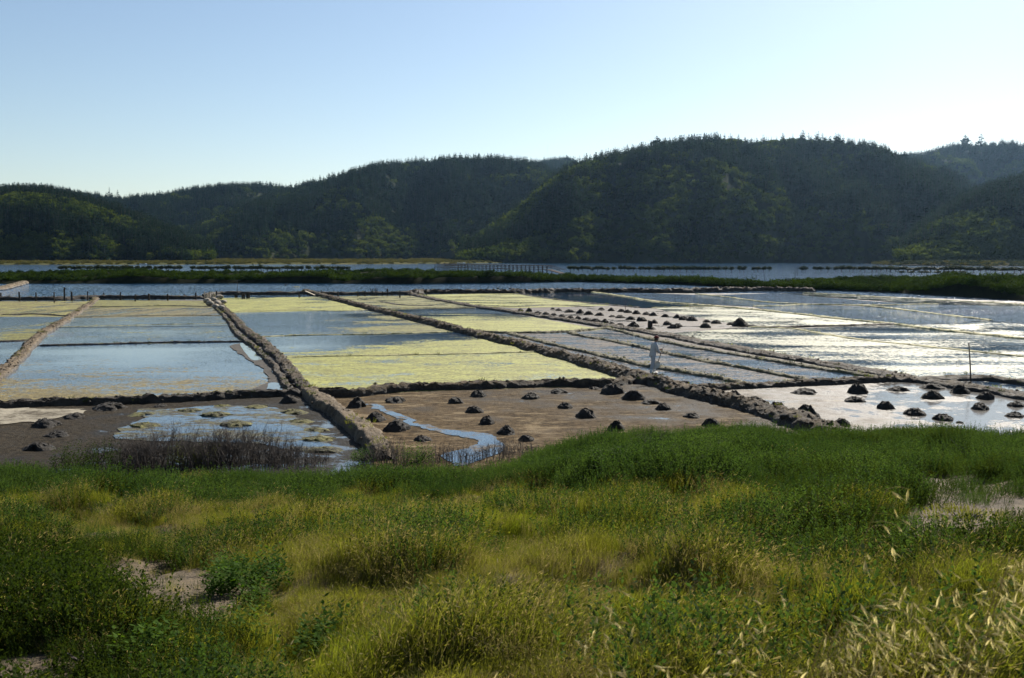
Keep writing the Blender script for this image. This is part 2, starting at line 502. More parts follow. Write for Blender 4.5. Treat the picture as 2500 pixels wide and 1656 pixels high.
# between central dike and the big dike
q = [(530, 728), (770, 724), (900, 757), (560, 772)]
pan(q, pan_mat('pan_p_a', 10, 0.76, YEL, grad=(0, -0.004, 0, G(600, 745)[1]), wave=0.30, scale=0.2), 'far yellow-green algae pan beside the central dike')
q = [(555, 764), (900, 757), (1060, 797), (1110, 812), (620, 824)]
gc = G(800, 795)
pan(q, pan_mat('pan_p_b', 11, 0.30, YEL2, grad=(0.022, 0.0, gc[0], gc[1]), wave=0.42, scale=0.2), 'pan of rippled blue water ringed with yellow algae')
q = [(620, 822), (1110, 810), (1280, 850), (1330, 861), (680, 876)]
gc = G(900, 848)
pan(q, pan_mat('pan_p_c', 12, 0.5, YEL, grad=(0.03, -0.03, gc[0], gc[1]), wave=0.26, scale=0.35, stretch=(0.8, 1.0, 1)), 'pan half blue water and half yellow algae')
q = [(675, 874), (1330, 859), (1440, 890), (1520, 915), (1500, 945), (1330, 946), (1010, 956), (770, 972), (740, 955)]
pan(q, pan_mat('pan_p_d', 13, 0.73, YEL, wave=0.21, scale=0.35, stretch=(0.7, 1.1, 1)), 'large bright yellow algae pan before the brown mud pan')
# between the big dike and the right dike
q = [(775, 724), (1000, 722), (1160, 752), (900, 757)]
pan(q, pan_mat('pan_m_a', 14, 0.62, YEL2, wave=0.30, scale=0.25), 'far pan of grey-green water and algae between two dikes')
q = [(900, 757), (1170, 752), (1480, 806), (1170, 812), (1095, 803)]
gc = G(1200, 780)
pan(q, pan_mat('pan_m_b', 15, 0.64, YEL, grad=(0, -0.02, gc[0], gc[1]), wave=0.30, scale=0.25, stretch=(0.5, 1.1, 1)), 'bright yellow algae pan beyond the worker')
WM = dict(scale=0.6, stretch=(0.5, 1.2, 1), wave=0.30, wrough=0.08)
GREY = ((0.17, 0.145, 0.12), (0.11, 0.092, 0.075))
q = [(1170, 811), (1240, 815), (1403, 856), (1560, 892), (1715, 920), (1835, 946), (1740, 952), (1580, 928), (1440, 888), (1200, 828)]
pan(q, pan_mat('pan_w_a', 16, 0.5, GREY, arough=0.75, aspec=0.15, **WM), 'strip of wet grey mud and water where the worker stands')
q = [(1240, 815), (1400, 812), (1510, 838), (1714, 883), (1985, 934), (1835, 946), (1715, 920), (1560, 892), (1403, 856)]
pan(q, pan_mat('pan_w_b', 17, 0.52, GREY, arough=0.75, aspec=0.15, **WM), 'strip pan of brown water and wet mud behind the worker')
q = [(1400, 812), (1490, 803), (1563, 823), (1752, 861), (2140, 922), (2100, 936), (1985, 934), (1714, 883), (1510, 838)]
pan(q, pan_mat('pan_w_c', 18, 0.42, GREY, arough=0.75, aspec=0.15, **WM), 'strip pan of blue-grey water between weedy ridges')
q = [(1490, 803), (1560, 806), (1760, 845), (2060, 899), (2230, 930), (2140, 924), (1752, 861), (1563, 823)]
pan(q, pan_mat('pan_w_d', 19, 0.75, GREY, arough=0.75, aspec=0.15, **WM), 'narrow mauve mud strip beside the right dike')
# right of the right dike
q = [(1010, 720), (1250, 716), (1560, 742), (1450, 748), (1260, 752), (1160, 747)]
pan(q, pan_mat('pan_n_a', 20, 0.62, YEL, wave=0.30, scale=0.25, stretch=(0.5, 1.2, 1)), 'far pale yellow algae pan right of the tall stakes')
q = [(1250, 717), (1440, 716), (1640, 739), (1760, 749), (1560, 752), (1400, 735)]
pan(q, pan_mat('pan_n_b', 21, 0.1, GREY, wave=0.05), 'calm dark pan mirroring the hills')
q = [(1160, 748), (1260, 752), (1400, 738), (1560, 752), (1640, 763), (1830, 797), (1640, 814), (1560, 806), (1330, 774)]
pan(q, wetmud_mat('far_heap_pan', 22, (0.11, 0.088, 0.07), (0.185, 0.155, 0.125), 0.28, dry=(0.5, 0.75), scale=0.3, spec=0.15), 'mauve-brown mud pan dotted with far rows of mud heaps')
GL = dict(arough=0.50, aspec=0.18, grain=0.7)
q = [(1560, 742), (1640, 740), (1760, 750), (1910, 764), (2060, 781), (2190, 793), (2100, 796), (1830, 799), (1640, 763)]
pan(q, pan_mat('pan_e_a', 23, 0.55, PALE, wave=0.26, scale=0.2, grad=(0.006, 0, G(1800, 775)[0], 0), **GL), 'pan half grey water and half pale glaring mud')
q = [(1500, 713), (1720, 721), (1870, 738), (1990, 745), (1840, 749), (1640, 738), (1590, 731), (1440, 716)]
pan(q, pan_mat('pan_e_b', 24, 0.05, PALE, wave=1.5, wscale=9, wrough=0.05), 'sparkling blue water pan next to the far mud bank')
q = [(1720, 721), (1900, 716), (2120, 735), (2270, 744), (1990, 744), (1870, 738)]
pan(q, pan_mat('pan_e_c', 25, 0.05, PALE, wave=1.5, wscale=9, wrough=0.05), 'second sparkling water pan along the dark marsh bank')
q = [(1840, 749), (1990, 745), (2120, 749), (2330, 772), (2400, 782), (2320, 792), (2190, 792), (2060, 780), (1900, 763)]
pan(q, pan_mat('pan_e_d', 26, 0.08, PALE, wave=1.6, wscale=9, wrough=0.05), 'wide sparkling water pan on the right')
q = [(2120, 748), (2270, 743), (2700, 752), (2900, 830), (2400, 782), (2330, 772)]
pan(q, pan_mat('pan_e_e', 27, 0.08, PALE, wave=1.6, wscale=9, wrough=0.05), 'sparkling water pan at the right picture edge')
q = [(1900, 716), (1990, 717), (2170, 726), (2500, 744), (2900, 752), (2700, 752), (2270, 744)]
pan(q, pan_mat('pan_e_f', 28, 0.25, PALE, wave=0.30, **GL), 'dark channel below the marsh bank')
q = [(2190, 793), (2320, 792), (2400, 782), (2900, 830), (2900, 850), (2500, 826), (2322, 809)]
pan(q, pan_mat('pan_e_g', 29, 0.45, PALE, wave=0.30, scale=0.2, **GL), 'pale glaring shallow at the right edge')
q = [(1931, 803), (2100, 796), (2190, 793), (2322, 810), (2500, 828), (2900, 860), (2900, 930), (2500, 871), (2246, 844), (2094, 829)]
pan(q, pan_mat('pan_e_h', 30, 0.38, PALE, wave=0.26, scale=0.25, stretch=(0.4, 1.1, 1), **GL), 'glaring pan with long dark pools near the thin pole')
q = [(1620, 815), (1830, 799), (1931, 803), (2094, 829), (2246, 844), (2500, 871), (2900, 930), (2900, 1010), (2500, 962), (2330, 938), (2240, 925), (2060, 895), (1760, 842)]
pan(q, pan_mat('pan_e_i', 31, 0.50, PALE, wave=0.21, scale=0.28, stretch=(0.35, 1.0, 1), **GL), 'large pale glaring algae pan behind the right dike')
# near row
q = [(-500, 1010), (0, 996), (213, 989), (376, 984), (640, 971), (750, 967), (920, 1090), (940, 1180), (-700, 1250)]
gc = G(560, 1030)
pan(q, wetmud_mat('near_left_mud', 32, (0.012, 0.009, 0.005), (0.060, 0.046, 0.029), 0.26, dry=(0.6, 0.9), scale=0.7, grad=(0.02, 0, gc[0], gc[1]), spec=0.1), 'dark mud pan at the near left')
q = [(735, 968), (900, 966), (1013, 956), (1332, 945), (1500, 940), (1600, 938), (1763, 979), (1975, 1036), (2010, 1100), (1700, 1200), (880, 1200), (930, 1095)]
gc = G(1430, 985)
pan(q, wetmud_mat('near_brown_mud', 33, (0.034, 0.022, 0.010), (0.118, 0.080, 0.040), 0.14, dry=(0.6, 0.92), scale=0.5, grad=(0.012, 0.012, gc[0], gc[1]), pale=(0.185, 0.138, 0.080), spec=0.08), 'brown mud pan dotted with black mud heaps')
q = [(1590, 936), (1714, 952), (1866, 947), (1980, 941), (2170, 932), (2330, 942), (2500, 969), (2900, 1030), (3000, 1250), (2010, 1120), (1975, 1036), (1763, 979)]
gc = G(2100, 1000)
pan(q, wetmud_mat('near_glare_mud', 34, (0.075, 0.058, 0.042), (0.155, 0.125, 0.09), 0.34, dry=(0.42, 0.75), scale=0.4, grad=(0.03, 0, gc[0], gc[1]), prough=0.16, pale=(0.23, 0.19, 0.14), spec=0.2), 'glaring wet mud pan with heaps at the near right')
q = [(2330, 942), (2246, 930), (2400, 935), (2900, 1005), (2900, 1030), (2500, 969)]

def puddle(name, pts, z, mat, label, seed=1, amp=0.12):
    W = np.array([G(a, b, z)[:2] for a, b in pts])
    out = []
    n = len(W)
    for i in range(n):
        p0, p1, p2, p3 = W[i - 1], W[i], W[(i + 1) % n], W[(i + 2) % n]
        for k in range(10):
            t = k / 10
            p = 0.5 * ((2 * p1) + (-p0 + p2) * t + (2 * p0 - 5 * p1 + 4 * p2 - p3) * t * t + (-p0 + 3 * p1 - 3 * p2 + p3) * t ** 3)
            j = (fbm(p[0] * 2.2 + 40, p[1] * 2.2, seed, 3) - 0.5) * 2 * amp, (fbm(p[0] * 2.2, p[1] * 2.2 + 40, seed + 5, 3) - 0.5) * 2 * amp
            out.append(p + np.array(j))
    return sheet(name, out, z, mat, label)
def still_water(name, rough=0.03, wave=0.06, bed=(0.05, 0.06, 0.065)):
    t = NT(name)
    return t.done(t.bsdf(bed, rough, ior=1.33, normal=t.waves(t.pos(), 5.0, wave)))
M['still'] = still_water('still_puddle_water')
puddle('puddle_water', [(896, 987), (922, 988), (962, 1006), (1013, 1023), (1022, 1032), (1060, 1042), (1119, 1050), (1190, 1060), (1226, 1078), (1210, 1104), (1120, 1135), (1085, 1115), (1150, 1090), (1170, 1076), (1085, 1060), (1010, 1040), (965, 1020), (925, 1002)],
       0.036, pan_mat('stream_water', 78, 0.40, ((0.09, 0.066, 0.04), (0.05, 0.036, 0.022)), scale=1.1, wave=0.15), 'narrow stream of blue water winding through the brown mud pan', 1, 0.28)
puddle('puddle_water', [(335, 1000), (420, 998), (520, 990), (640, 994), (690, 1000), (740, 1030), (790, 1070), (810, 1100), (740, 1100), (640, 1085), (500, 1078), (330, 1075), (285, 1062), (300, 1040), (345, 1022)],
       0.036, pan_mat('algae_pool', 77, 0.50, ((0.10, 0.09, 0.022), (0.025, 0.02, 0.012)), scale=0.8, stretch=(0.6, 1.2, 1), wave=0.2), 'blue pool with algae islands at the near left', 3, 0.25)
puddle('mud_flat', [(564, 843), (621, 841), (667, 907), (692, 936), (713, 960), (603, 960), (632, 943), (657, 925), (632, 893), (575, 857)], 0.036, M['dike_dark'], 'dark wet mud margin beside the central dike', 9, 0.25)
puddle('puddle_water', [(586, 842), (600, 841), (636, 872), (634, 878), (612, 876)], 0.041, M['still'], 'long thin bright pool beside the central dike', 4, 0.03)
puddle('puddle_water', [(656, 937), (680, 936), (690, 958), (655, 962)], 0.041, M['still'], 'small bright pool in the corner by the dike junction', 5, 0.05)
M['salt'] = mud_mat('dry_salt_crust', (0.07, 0.058, 0.042), (0.30, 0.27, 0.21), 0.95, 1.1, 0.7, 0.05, spec=0.1)
puddle('salt_crust_patch', [(-150, 1000), (60, 997), (200, 998), (205, 1006), (140, 1022), (60, 1032), (-150, 1036)], 0.040, M['salt'], 'pale dry salt crust at the left picture edge', 6, 0.4)

# ------------------------------------------------------------------ dikes
def crom(pts, step):
    P = np.array(pts, float)
    P = np.vstack([2 * P[0] - P[1], P, 2 * P[-1] - P[-2]])
    out = []
    for i in range(1, len(P) - 2):
        p0, p1, p2, p3 = P[i - 1], P[i], P[i + 1], P[i + 2]
        n = max(2, int(np.linalg.norm(p2 - p1) / step))
        for k in range(n):
            t = k / n
            out.append(0.5 * ((2 * p1) + (-p0 + p2) * t + (2 * p0 - 5 * p1 + 4 * p2 - p3) * t * t + (-p0 + 3 * p1 - 3 * p2 + p3) * t ** 3))
    out.append(P[-2])
    return np.array(out)
DIKE_PTS = []
def dike(name, px_pts, w, h, mat, label, cat='dike', step=0.14, rough=0.13, flat=0.45, seed=1, n=17, clods=1.0, wob=0.08, base=-0.06, groove=None):
    c = crom([G(a, b)[:2] for a, b in px_pts], step)
    d = np.gradient(c, axis=0)
    d /= np.linalg.norm(d, axis=1)[:, None] + 1e-9
    nor = np.stack([-d[:, 1], d[:, 0]], -1)
    s = np.concatenate([[0], np.cumsum(np.linalg.norm(np.diff(c, axis=0), axis=1))])
    ww = w * (1 + 0.50 * (fbm(s * 0.5, seed * 3.1, seed, 3) - 0.5) * 2)
    hh = h * (1 + 0.28 * (fbm(s * 0.6, seed * 5.7, seed + 9, 3) - 0.5) * 2)
    end = np.minimum(sstep(0, 0.4, s), sstep(0, 0.4, s[-1] - s)) * 0.6 + 0.4
    off = wob * (fbm(s * 0.4, seed * 1.7, seed + 3, 3) - 0.5) * 4
    u = np.linspace(-1, 1, n)
    V = np.zeros((len(c), n, 3))
    for j, uu in enumerate(u):
        a = abs(uu)
        pr = 1.0 if a < flat else max(0.0, math.cos((a - flat) / (1 - flat) * math.pi / 2)) ** 0.8
        xy = c + nor * (uu * ww / 2 + off)[:, None]
        k = 1.0 if 0 < j < n - 1 else 0.3
        jit = (fbm(xy[:, 0] * 4.5, xy[:, 1] * 4.5, seed + 31, 4, 0.8) - 0.5) * 2.6
        jit2 = (fbm(xy[:, 0] * 4.5 + 50, xy[:, 1] * 4.5, seed + 41, 4, 0.8) - 0.5) * 2.6
        z = pr * hh * end + jit * rough * (0.35 + 0.65 * pr) * k
        if groove is not None:
            z = z - groove[2] * hh * np.exp(-((uu - groove[0]) / groove[1]) ** 2)
        if j in (0, n - 1): z = np.full(len(c), base)
        xy = xy + nor * (jit2 * rough * 1.2)[:, None]
        V[:, j, 0] = xy[:, 0]; V[:, j, 1] = xy[:, 1]; V[:, j, 2] = z
    me = grid_mesh(name, V, mat, True, flip=True)
    o = obj(name, me)
    tag(o, label, cat)
    DIKE_PTS.append((V[:, 1:-1].reshape(-1, 3), s[-1], h))
    nc = int(clods * s[-1] * 3.2)
    if nc:                                   # clods of dug mud along the flanks
        rg = np.random.RandomState(seed + 500); V2 = []; F2 = []
        for _ in range(nc):
            i = rg.randint(0, len(c)); sd = rg.choice((-1, 1)) * rg.uniform(0.15, 1.02)
            j = int(np.clip((sd + 1) / 2 * (n - 1), 1, n - 2)); q = V[i, j]
            r = rg.uniform(0.03, 0.10) * min(1.0, 0.4 + h * 2.5)
            bq = len(V2)
            for (a, b, cc) in ((1, 0, 0), (-1, 0, 0), (0, 1, 0), (0, -1, 0), (0, 0, 1), (0, 0, -1)):
                V2.append(tuple(q + np.array([a, b, cc * .5]) * r * rg.uniform(.6, 1.4) + np.array([0, 0, r * .3])))
            for (a, b, cc) in ((0, 2, 4), (2, 1, 4), (1, 3, 4), (3, 0, 4), (2, 0, 5), (1, 2, 5), (3, 1, 5), (0, 3, 5)): F2.append((bq + a, bq + b, bq + cc))
        k = obj('mud_clods', mesh_from('mud_clods', V2, F2, True, mat), o); k['kind'] = 'stuff'
    return o

D1 = [(236, 728), (228, 737), (209, 751), (170, 776), (117, 808), (96, 822), (71, 845), (43, 879), (0, 913), (-60, 955), (-160, 1010)]
dike('mud_dike', D1, 0.85, 0.20, M['dike_pale'], 'pale curving mud dike at the left edge of the pans', seed=2)
D2a = [(502, 724), (511, 739), (532, 758), (560, 790), (576, 815), (598, 832), (640, 868), (680, 912), (706, 956)]
dike('mud_ridge', D2a, 0.38, 0.18, M['dike'], 'narrow mud ridge running beside the central dike', 'ridge', seed=3, rough=0.06, n=9)
D2b = [(520, 722), (540, 748), (568, 775), (604, 812), (640, 838), (684, 880), (722, 925), (760, 968)]
dike('mud_dike', D2b, 0.78, 0.19, M['dike'], 'broad brown central dike between blue pan and yellow pans', seed=4, rough=0.12)
D2c = [(752, 962), (790, 992), (835, 1024), (880, 1058), (915, 1092), (935, 1125)]
dike('mud_dike', D2c, 0.78, 0.34, M['dike_pale'], 'pale trodden path dike between the two near mud pans', seed=5, rough=0.07, flat=0.5, wob=0.03, clods=0.4)
DF1 = [(-220, 1002), (0, 995), (213, 988), (376, 983), (520, 976), (639, 970), (745, 965)]
dike('mud_dike', DF1, 0.6, 0.26, M['dike_dark'], 'dark low dike along the near edge of the large blue pan', seed=6)
DF2 = [(745, 967), (800, 968), (850, 970), (896, 966), (950, 958), (1013, 954), (1155, 949), (1332, 944), (1474, 944), (1540, 930)]
dike('mud_dike', DF2, 0.75, 0.30, M['dike'], 'brown dike along the near edge of the bright yellow pan', seed=7)
D3 = [(745, 712), (770, 719), (800, 727), (892, 752), (999, 778), (1095, 803), (1201, 829), (1332, 862), (1439, 892), (1510, 914), (1574, 932), (1676, 960), (1763, 983), (1847, 1003), (1923, 1026), (1985, 1048), (2060, 1080)]
dike('mud_dike', D3, 1.25, 0.36, M['dike'], 'long thick mud dike running diagonally past the worker', seed=8, rough=0.15, flat=0.3, n=21, clods=1.2)
D4 = [(985, 714), (1056, 731), (1155, 749), (1226, 759), (1332, 775), (1439, 791), (1545, 807), (1640, 824), (1752, 846), (1904, 873), (2056, 900), (2189, 922), (2265, 935), (2330, 945), (2500, 972), (2700, 1005)]
dike('mud_dike', D4, 1.2, 0.20, M['dike'], 'long low brown dike in front of the glaring pans', seed=9, rough=0.07, flat=0.6, groove=(-0.35, 0.18, 0.5))
RID = [([(1240, 814), (1268, 822), (1403, 855), (1510, 880), (1611, 901), (1714, 917), (1790, 932), (1835, 945)], 0.55, 0.14, 'weedy ridge just behind the worker', 10),
       ([(1395, 811), (1410, 820), (1510, 837), (1619, 862), (1714, 882), (1866, 909), (1985, 933)], 0.55, 0.13, 'weedy ridge crossing mid strip pans beyond the worker', 11),
       ([(1480, 801), (1563, 823), (1619, 836), (1752, 860), (1866, 879), (2018, 905), (2140, 922)], 0.55, 0.13, 'weedy ridge nearest the right dike', 12)]
for pts, w, h, lab, s in RID:
    dike('mud_ridge', pts, w, h, M['ridge'], lab, 'ridge', seed=s, rough=0.09, flat=0.2, n=9)
dike('mud_ridge', [(1140, 806), (1173, 811), (1250, 814), (1332, 813), (1410, 809), (1490, 801)], 0.5, 0.12, M['ridge'], 'weedy cross ridge below the far yellow pan', 'ridge', seed=13, rough=0.08, flat=0.2, n=9)
dike('mud_dike', [(1590, 938), (1650, 950), (1714, 953), (1800, 949), (1866, 947), (1980, 941), (2094, 935), (2170, 931), (2240, 932)], 0.75, 0.24, M['dike'], 'low dike closing the strip pans at their near end', seed=14, rough=0.09)
CROSS = [([(205, 751), (300, 750), (400, 748), (528, 750)], .5, .10, 'dike_dark', 'dark low bar below the narrow yellow strip'),
         ([(0, 770), (90, 768), (172, 774)], .4, .10, 'dike_dark', 'low dark ridge left of the curving dike'),
         ([(-60, 836), (30, 834), (92, 830)], .4, .10, 'dike_dark', 'dark ridge at the left edge under the yellow bank'),
         ([(172, 776), (300, 773), (450, 771), (545, 772)], .5, .08, 'ridge', 'weedy ridge behind the pale blue pan'),
         ([(140, 799), (250, 797), (420, 793), (562, 790)], .25, .05, 'ridge_yellow', 'thin yellow ridge across the blue pans'),
         ([(92, 845), (220, 842), (330, 839), (420, 837), (600, 835)], .3, .09, 'dike_dark', 'thin dark ridge behind the large blue pan'),
         ([(556, 763), (650, 760), (740, 758), (830, 760), (905, 756)], .3, .06, 'ridge_yellow', 'thin ridge before the far yellow pan'),
         ([(615, 824), (720, 820), (850, 818), (960, 816), (1110, 811)], .3, .07, 'ridge_yellow', 'thin yellow ridge below the rippled blue pan'),
         ([(672, 876), (760, 872), (900, 870), (1100, 866), (1330, 860)], .3, .07, 'ridge_yellow', 'thin yellow ridge behind the brightest yellow pan'),
         ([(930, 738), (975, 745), (1010, 747), (1060, 747)], .6, .10, 'dike_dark', 'short curved dark ridge in the far grey pan'),
         ([(890, 757), (1000, 754), (1100, 753), (1170, 752)], .4, .08, 'ridge', 'weedy ridge behind the pale yellow middle pan'),
         ([(1250, 716), (1340, 730), (1450, 742), (1560, 752)], .5, .10, 'dike_dark', 'low muddy ridge beside the calm dark pan'),
         ([(1160, 745), (1260, 750), (1350, 746), (1450, 750)], .45, .08, 'ridge', 'faint ridge behind the far mud heaps'),
         ([(1430, 712), (1520, 724), (1600, 737), (1752, 749), (1904, 763), (2056, 780), (2189, 793), (2322, 810), (2500, 828), (2750, 856)], .8, .13, 'ridge_yellow', 'long pale yellow ridge crossing the sparkling pans'),
         ([(1700, 718), (1790, 728), (1866, 738), (1980, 744), (2120, 748), (2330, 773), (2420, 783)], .6, .11, 'ridge_yellow', 'pale ridge between the sparkling water pans'),
         ([(1840, 749), (1910, 747), (1990, 744), (2120, 746), (2290, 743)], .5, .10, 'ridge_yellow', 'pale cross ridge among the sparkling pans'),
         ([(1590, 752), (1700, 750), (1752, 749)], .4, .08, 'ridge_yellow', 'short pale ridge behind the far heap pan'),
         ([(1828, 799), (1931, 803), (2094, 829), (2246, 845), (2500, 872), (2750, 905)], .6, .07, 'ridge_yellow', 'pale yellow ridge between the two glaring pans'),
         ([(1820, 797), (1900, 800), (2000, 797), (2109, 795), (2195, 792)], .6, .12, 'dike_dark', 'dark lumpy mud ridge at the right end of the far heaps'),
         ([(1960, 716), (2060, 720), (2170, 727), (2330, 735), (2500, 744), (2700, 752)], .6, .10, 'ridge_yellow', 'pale ridge along the channel below the marsh bank'),
         ([(2240, 932), (2330, 928), (2420, 930), (2560, 950)], .9, .20, 'dike', 'low brown mud bank at the foot of the thin pole')]
for i, (pts, w, h, m, lab) in enumerate(CROSS):
    dike('mud_ridge', pts, w, h, M[m], lab, 'ridge', seed=20 + i, rough=min(0.08, h * 0.6), flat=0.25, n=9, wob=0.06, step=0.3)
# back bank towards the lagoon
dike('timber_edged_dike', [(-300, 737), (0, 733), (120, 733), (248, 729), (400, 730), (497, 729)], 1.2, 0.42, M['dike_dark'], 'dark timber-edged dike between left pans and lagoon', seed=60, rough=0.14, step=0.4)
dike('timber_edged_dike', [(500, 726), (532, 720), (640, 720), (745, 719), (800, 720), (977, 719), (1010, 717)], 1.3, 0.42, M['dike_dark'], 'dark staked dike behind the far yellow pan', seed=61, rough=0.16, step=0.4)
dike('mud_dike', [(1005, 718), (1048, 716), (1226, 717), (1368, 714), (1510, 714), (1640, 714), (1752, 711), (1885, 710), (1990, 712)], 1.8, 0.55, M['dike_dark'], 'lumpy dark mud bank between right pans and lagoon', seed=62, rough=0.35, step=0.35)
dike('mud_dike', [(-80, 712), (0, 706), (28, 700), (40, 697), (72, 687)], 1.6, 0.45, M['dike_pale'], 'pale low spit of mud in the lagoon at far left', seed=63, rough=0.15, step=0.5)

# ------------------------------------------------------------------ mud heaps
def heap_mesh(seed, ratio, mat, irr=1.0):
    rng = np.random.RandomState(seed)
    nr, na = 13, 34
    V = []
    lob = rng.uniform(0.86, 1.14, 6)
    for i in range(nr + 1):
        r = i / nr
        for k in range(na):
            a = 2 * math.pi * k / na
            rr = 0.5 * r * (1 + irr * (0.16 * math.sin(a * 2 + seed) + 0.12 * math.sin(3 * a + seed * 2.1) + 0.08 * math.sin(5 * a + seed * 4.1)))
            x, y = rr * math.cos(a), rr * math.sin(a)
            ox, oy = 0.10 * math.sin(seed * 3.7), 0.10 * math.cos(seed * 5.1)
            r2 = min(1.0, 2 * math.hypot(x - ox * (1 - r), y - oy * (1 - r)) * (0.8 + 0.2 * r))
            z = ratio * (1 - r2 ** 1.5) ** 0.9 if r < 1 else 0
            nz = (fbm(x * 8 + seed * 3, y * 8, seed, 4, 0.8) - 0.5)
            z = max(0.0, z + nz * 0.85 * ratio * (1.1 - r))
            x += (fbm(x * 10, y * 10 + 9, seed + 3, 3) - 0.5) * 0.20; y += (fbm(x * 10 + 5, y * 10, seed + 6, 3) - 0.5) * 0.20
            if i == nr: z = -0.10
            V.append((x, y, z))
    f = []
    for i in range(nr):
        for k in range(na):
            f.append((i * na + k, (i + 1) * na + k, (i + 1) * na + (k + 1) % na, i * na + (k + 1) % na))
    me = mesh_from('mud_heap', V, f, True, mat)
    return me
HM = [heap_mesh(i + 1, 0.50 - 0.03 * i, M['heap']) for i in range(6)]
HF = [heap_mesh(i + 20, 0.24, M['heap'], 1.6) for i in range(3)]
HW = [heap_mesh(i + 30, 0.12, M['heap_weed'], 2.2) for i in range(3)]
rnd = random.Random(4)
def put_heap(px, py, wpx, label, group, kind='m'):
    g = G(px, py)
    w = np.linalg.norm(G(px + wpx / 2, py) - G(px - wpx / 2, py)) * rnd.uniform(0.86, 1.04)
    p = g + np.array([0, w * 0.36, 0])
    src = {'m': HM, 'f': HF, 'w': HW}[kind]
    o = obj('mud_heap', rnd.choice(src), None, (p[0], p[1], 0.01), (0, 0, rnd.uniform(0, 6.28)), (w, w * rnd.uniform(.85, 1.15), w * rnd.uniform(0.70, 0.98)))
    tag(o, label, 'mud heap', group)
def rows(lst, rowname, nrow, phrase, group):
    """lst of (px, py, w, kind): split into nrow bands by depth, count from the left in each"""
    L = sorted(lst, key=lambda a: a[1])
    per = math.ceil(len(L) / nrow)
    for r in range(nrow):
        band = sorted(L[r * per:(r + 1) * per], key=lambda a: a[0])
        for i, (px, py, w, k) in enumerate(band):
            put_heap(px, py, w, phrase % (ordinal(i), rowname[r]), group, k)
z2 = lambda x, y, w, k='m': (800 + x * .3549, 680 + y * .3549, w * .3549, k)
z3 = lambda x, y, w, k='m': (1600 + x * .3802, 680 + y * .3802, w * .3802, k)
z1 = lambda x, y, w, k='m': (x * .3549, 680 + y * .3549, w * .3549, k)
z8 = lambda x, y, w, k='m': (1200 + x * .2957, 720 + y * .2957, w * .2957, k)
mid = [z2(190, 895, 150), z2(325, 990, 180), z2(470, 1055, 190), z2(460, 860, 190, 'f'), z2(650, 1125, 150), z2(880, 865, 120), z2(1035, 820, 140), z2(1010, 930, 135),
       z2(1095, 1010, 145), z2(1230, 1080, 170), z2(1400, 835, 145), z2(1590, 795, 150, 'f'), z2(1640, 900, 125), z2(1780, 965, 150), z2(1960, 800, 190), z2(2115, 840, 165),
       z2(2235, 870, 150, 'f'), z2(2315, 910, 130), z2(1985, 1055, 160), z2(1840, 768, 90, 'f'), z2(1370, 1125, 130), z3(245, 900, 130), z3(370, 955, 125)]
rows(mid, ['farthest', 'second', 'third', 'nearest'], 4, 'black mud heap, %s from the left in the %s row of the brown mud pan', 'mud heaps in the brown mud pan')
rgt = [z3(520, 775, 130), z3(650, 820, 145), z3(800, 860, 165), z3(985, 915, 190), z3(1210, 955, 140), z3(980, 750, 180, 'f'), z3(1320, 745, 160), z3(1295, 800, 135), z3(1575, 730, 160, 'f'),
       z3(1490, 845, 135), z3(1800, 780, 140), z3(1810, 715, 190, 'f'), z3(1975, 745, 150), z3(1685, 885, 145), z3(1865, 918, 150), z3(1965, 935, 60, 'f'), z3(2140, 782, 120), z3(2110, 850, 135),
       z3(2335, 830, 120), z3(2330, 897, 135)]
rows(rgt, ['farthest', 'second', 'third', 'nearest'], 4, 'black mud heap, %s from the left in the %s row of the glaring right pan', 'mud heaps in the glaring pan')
lft = [z1(490, 970, 190, 'f'), z1(280, 1030, 260, 'f'), z1(360, 1095, 200, 'f'), z1(240, 1190, 210, 'f'), z1(720, 910, 220, 'f')]
for a, lab in zip(lft, ['flat black heap right of the pale salt crust', 'long low black heap below the pale salt crust', 'peaked dark heap, second from the grass in the left mud pan',
                        'low dark heap nearest the grass at the left', 'flat black heap against the dark dike above the twigs']):
    put_heap(*a[:3], lab, 'mud heaps in the dark left pan', a[3])
pool = [z1(1750, 900, 210, 'w'), z1(1990, 862, 150), z1(2000, 940, 230, 'w'), z1(2050, 1000, 200, 'w'), z1(2160, 1062, 215, 'w'), z1(2160, 1128, 270, 'w'), z1(2220, 1205, 230, 'w'),
        z1(1590, 1028, 260, 'w'), z1(1450, 960, 260, 'w'), z1(1280, 925, 200, 'w'), z1(960, 950, 180, 'w'), z1(960, 1035, 230, 'w'), z1(1520, 890, 120, 'w'), z1(1090, 890, 120, 'f')]
pool.sort(key=lambda a: a[0])
for i, a in enumerate(pool):
    put_heap(*a[:3], 'weedy mud lump, %s from the left in and around the near left pool' % ordinal(i), 'weedy lumps in the left pool', a[3])
far = [z8(*a) for a in [(240, 135, 55), (312, 140, 60), (385, 155, 60), (450, 165, 60), (512, 172, 55), (585, 182, 60), (652, 195, 60), (718, 205, 60), (790, 215, 75), (862, 225, 75), (935, 235, 70),
       (995, 255, 70), (1060, 262, 80), (1172, 272, 85), (505, 122, 40), (553, 133, 55), (645, 147, 75), (735, 157, 65), (805, 165, 75), (895, 174, 70), (910, 125, 50), (990, 135, 60), (1075, 142, 60),
       (1130, 150, 60), (1200, 160, 70), (1000, 185, 60), (1062, 193, 75), (1152, 207, 80), (1243, 220, 80), (1280, 166, 60), (1337, 175, 65), (1437, 185, 60), (1535, 195, 65), (1590, 210, 70), (1665, 217, 85),
       (1350, 238, 65), (1455, 252, 75), (1510, 280, 90), (1545, 265, 80), (1770, 275, 100), (1780, 230, 65), (1857, 240, 85), (1990, 250, 80), (2067, 262, 110)]]
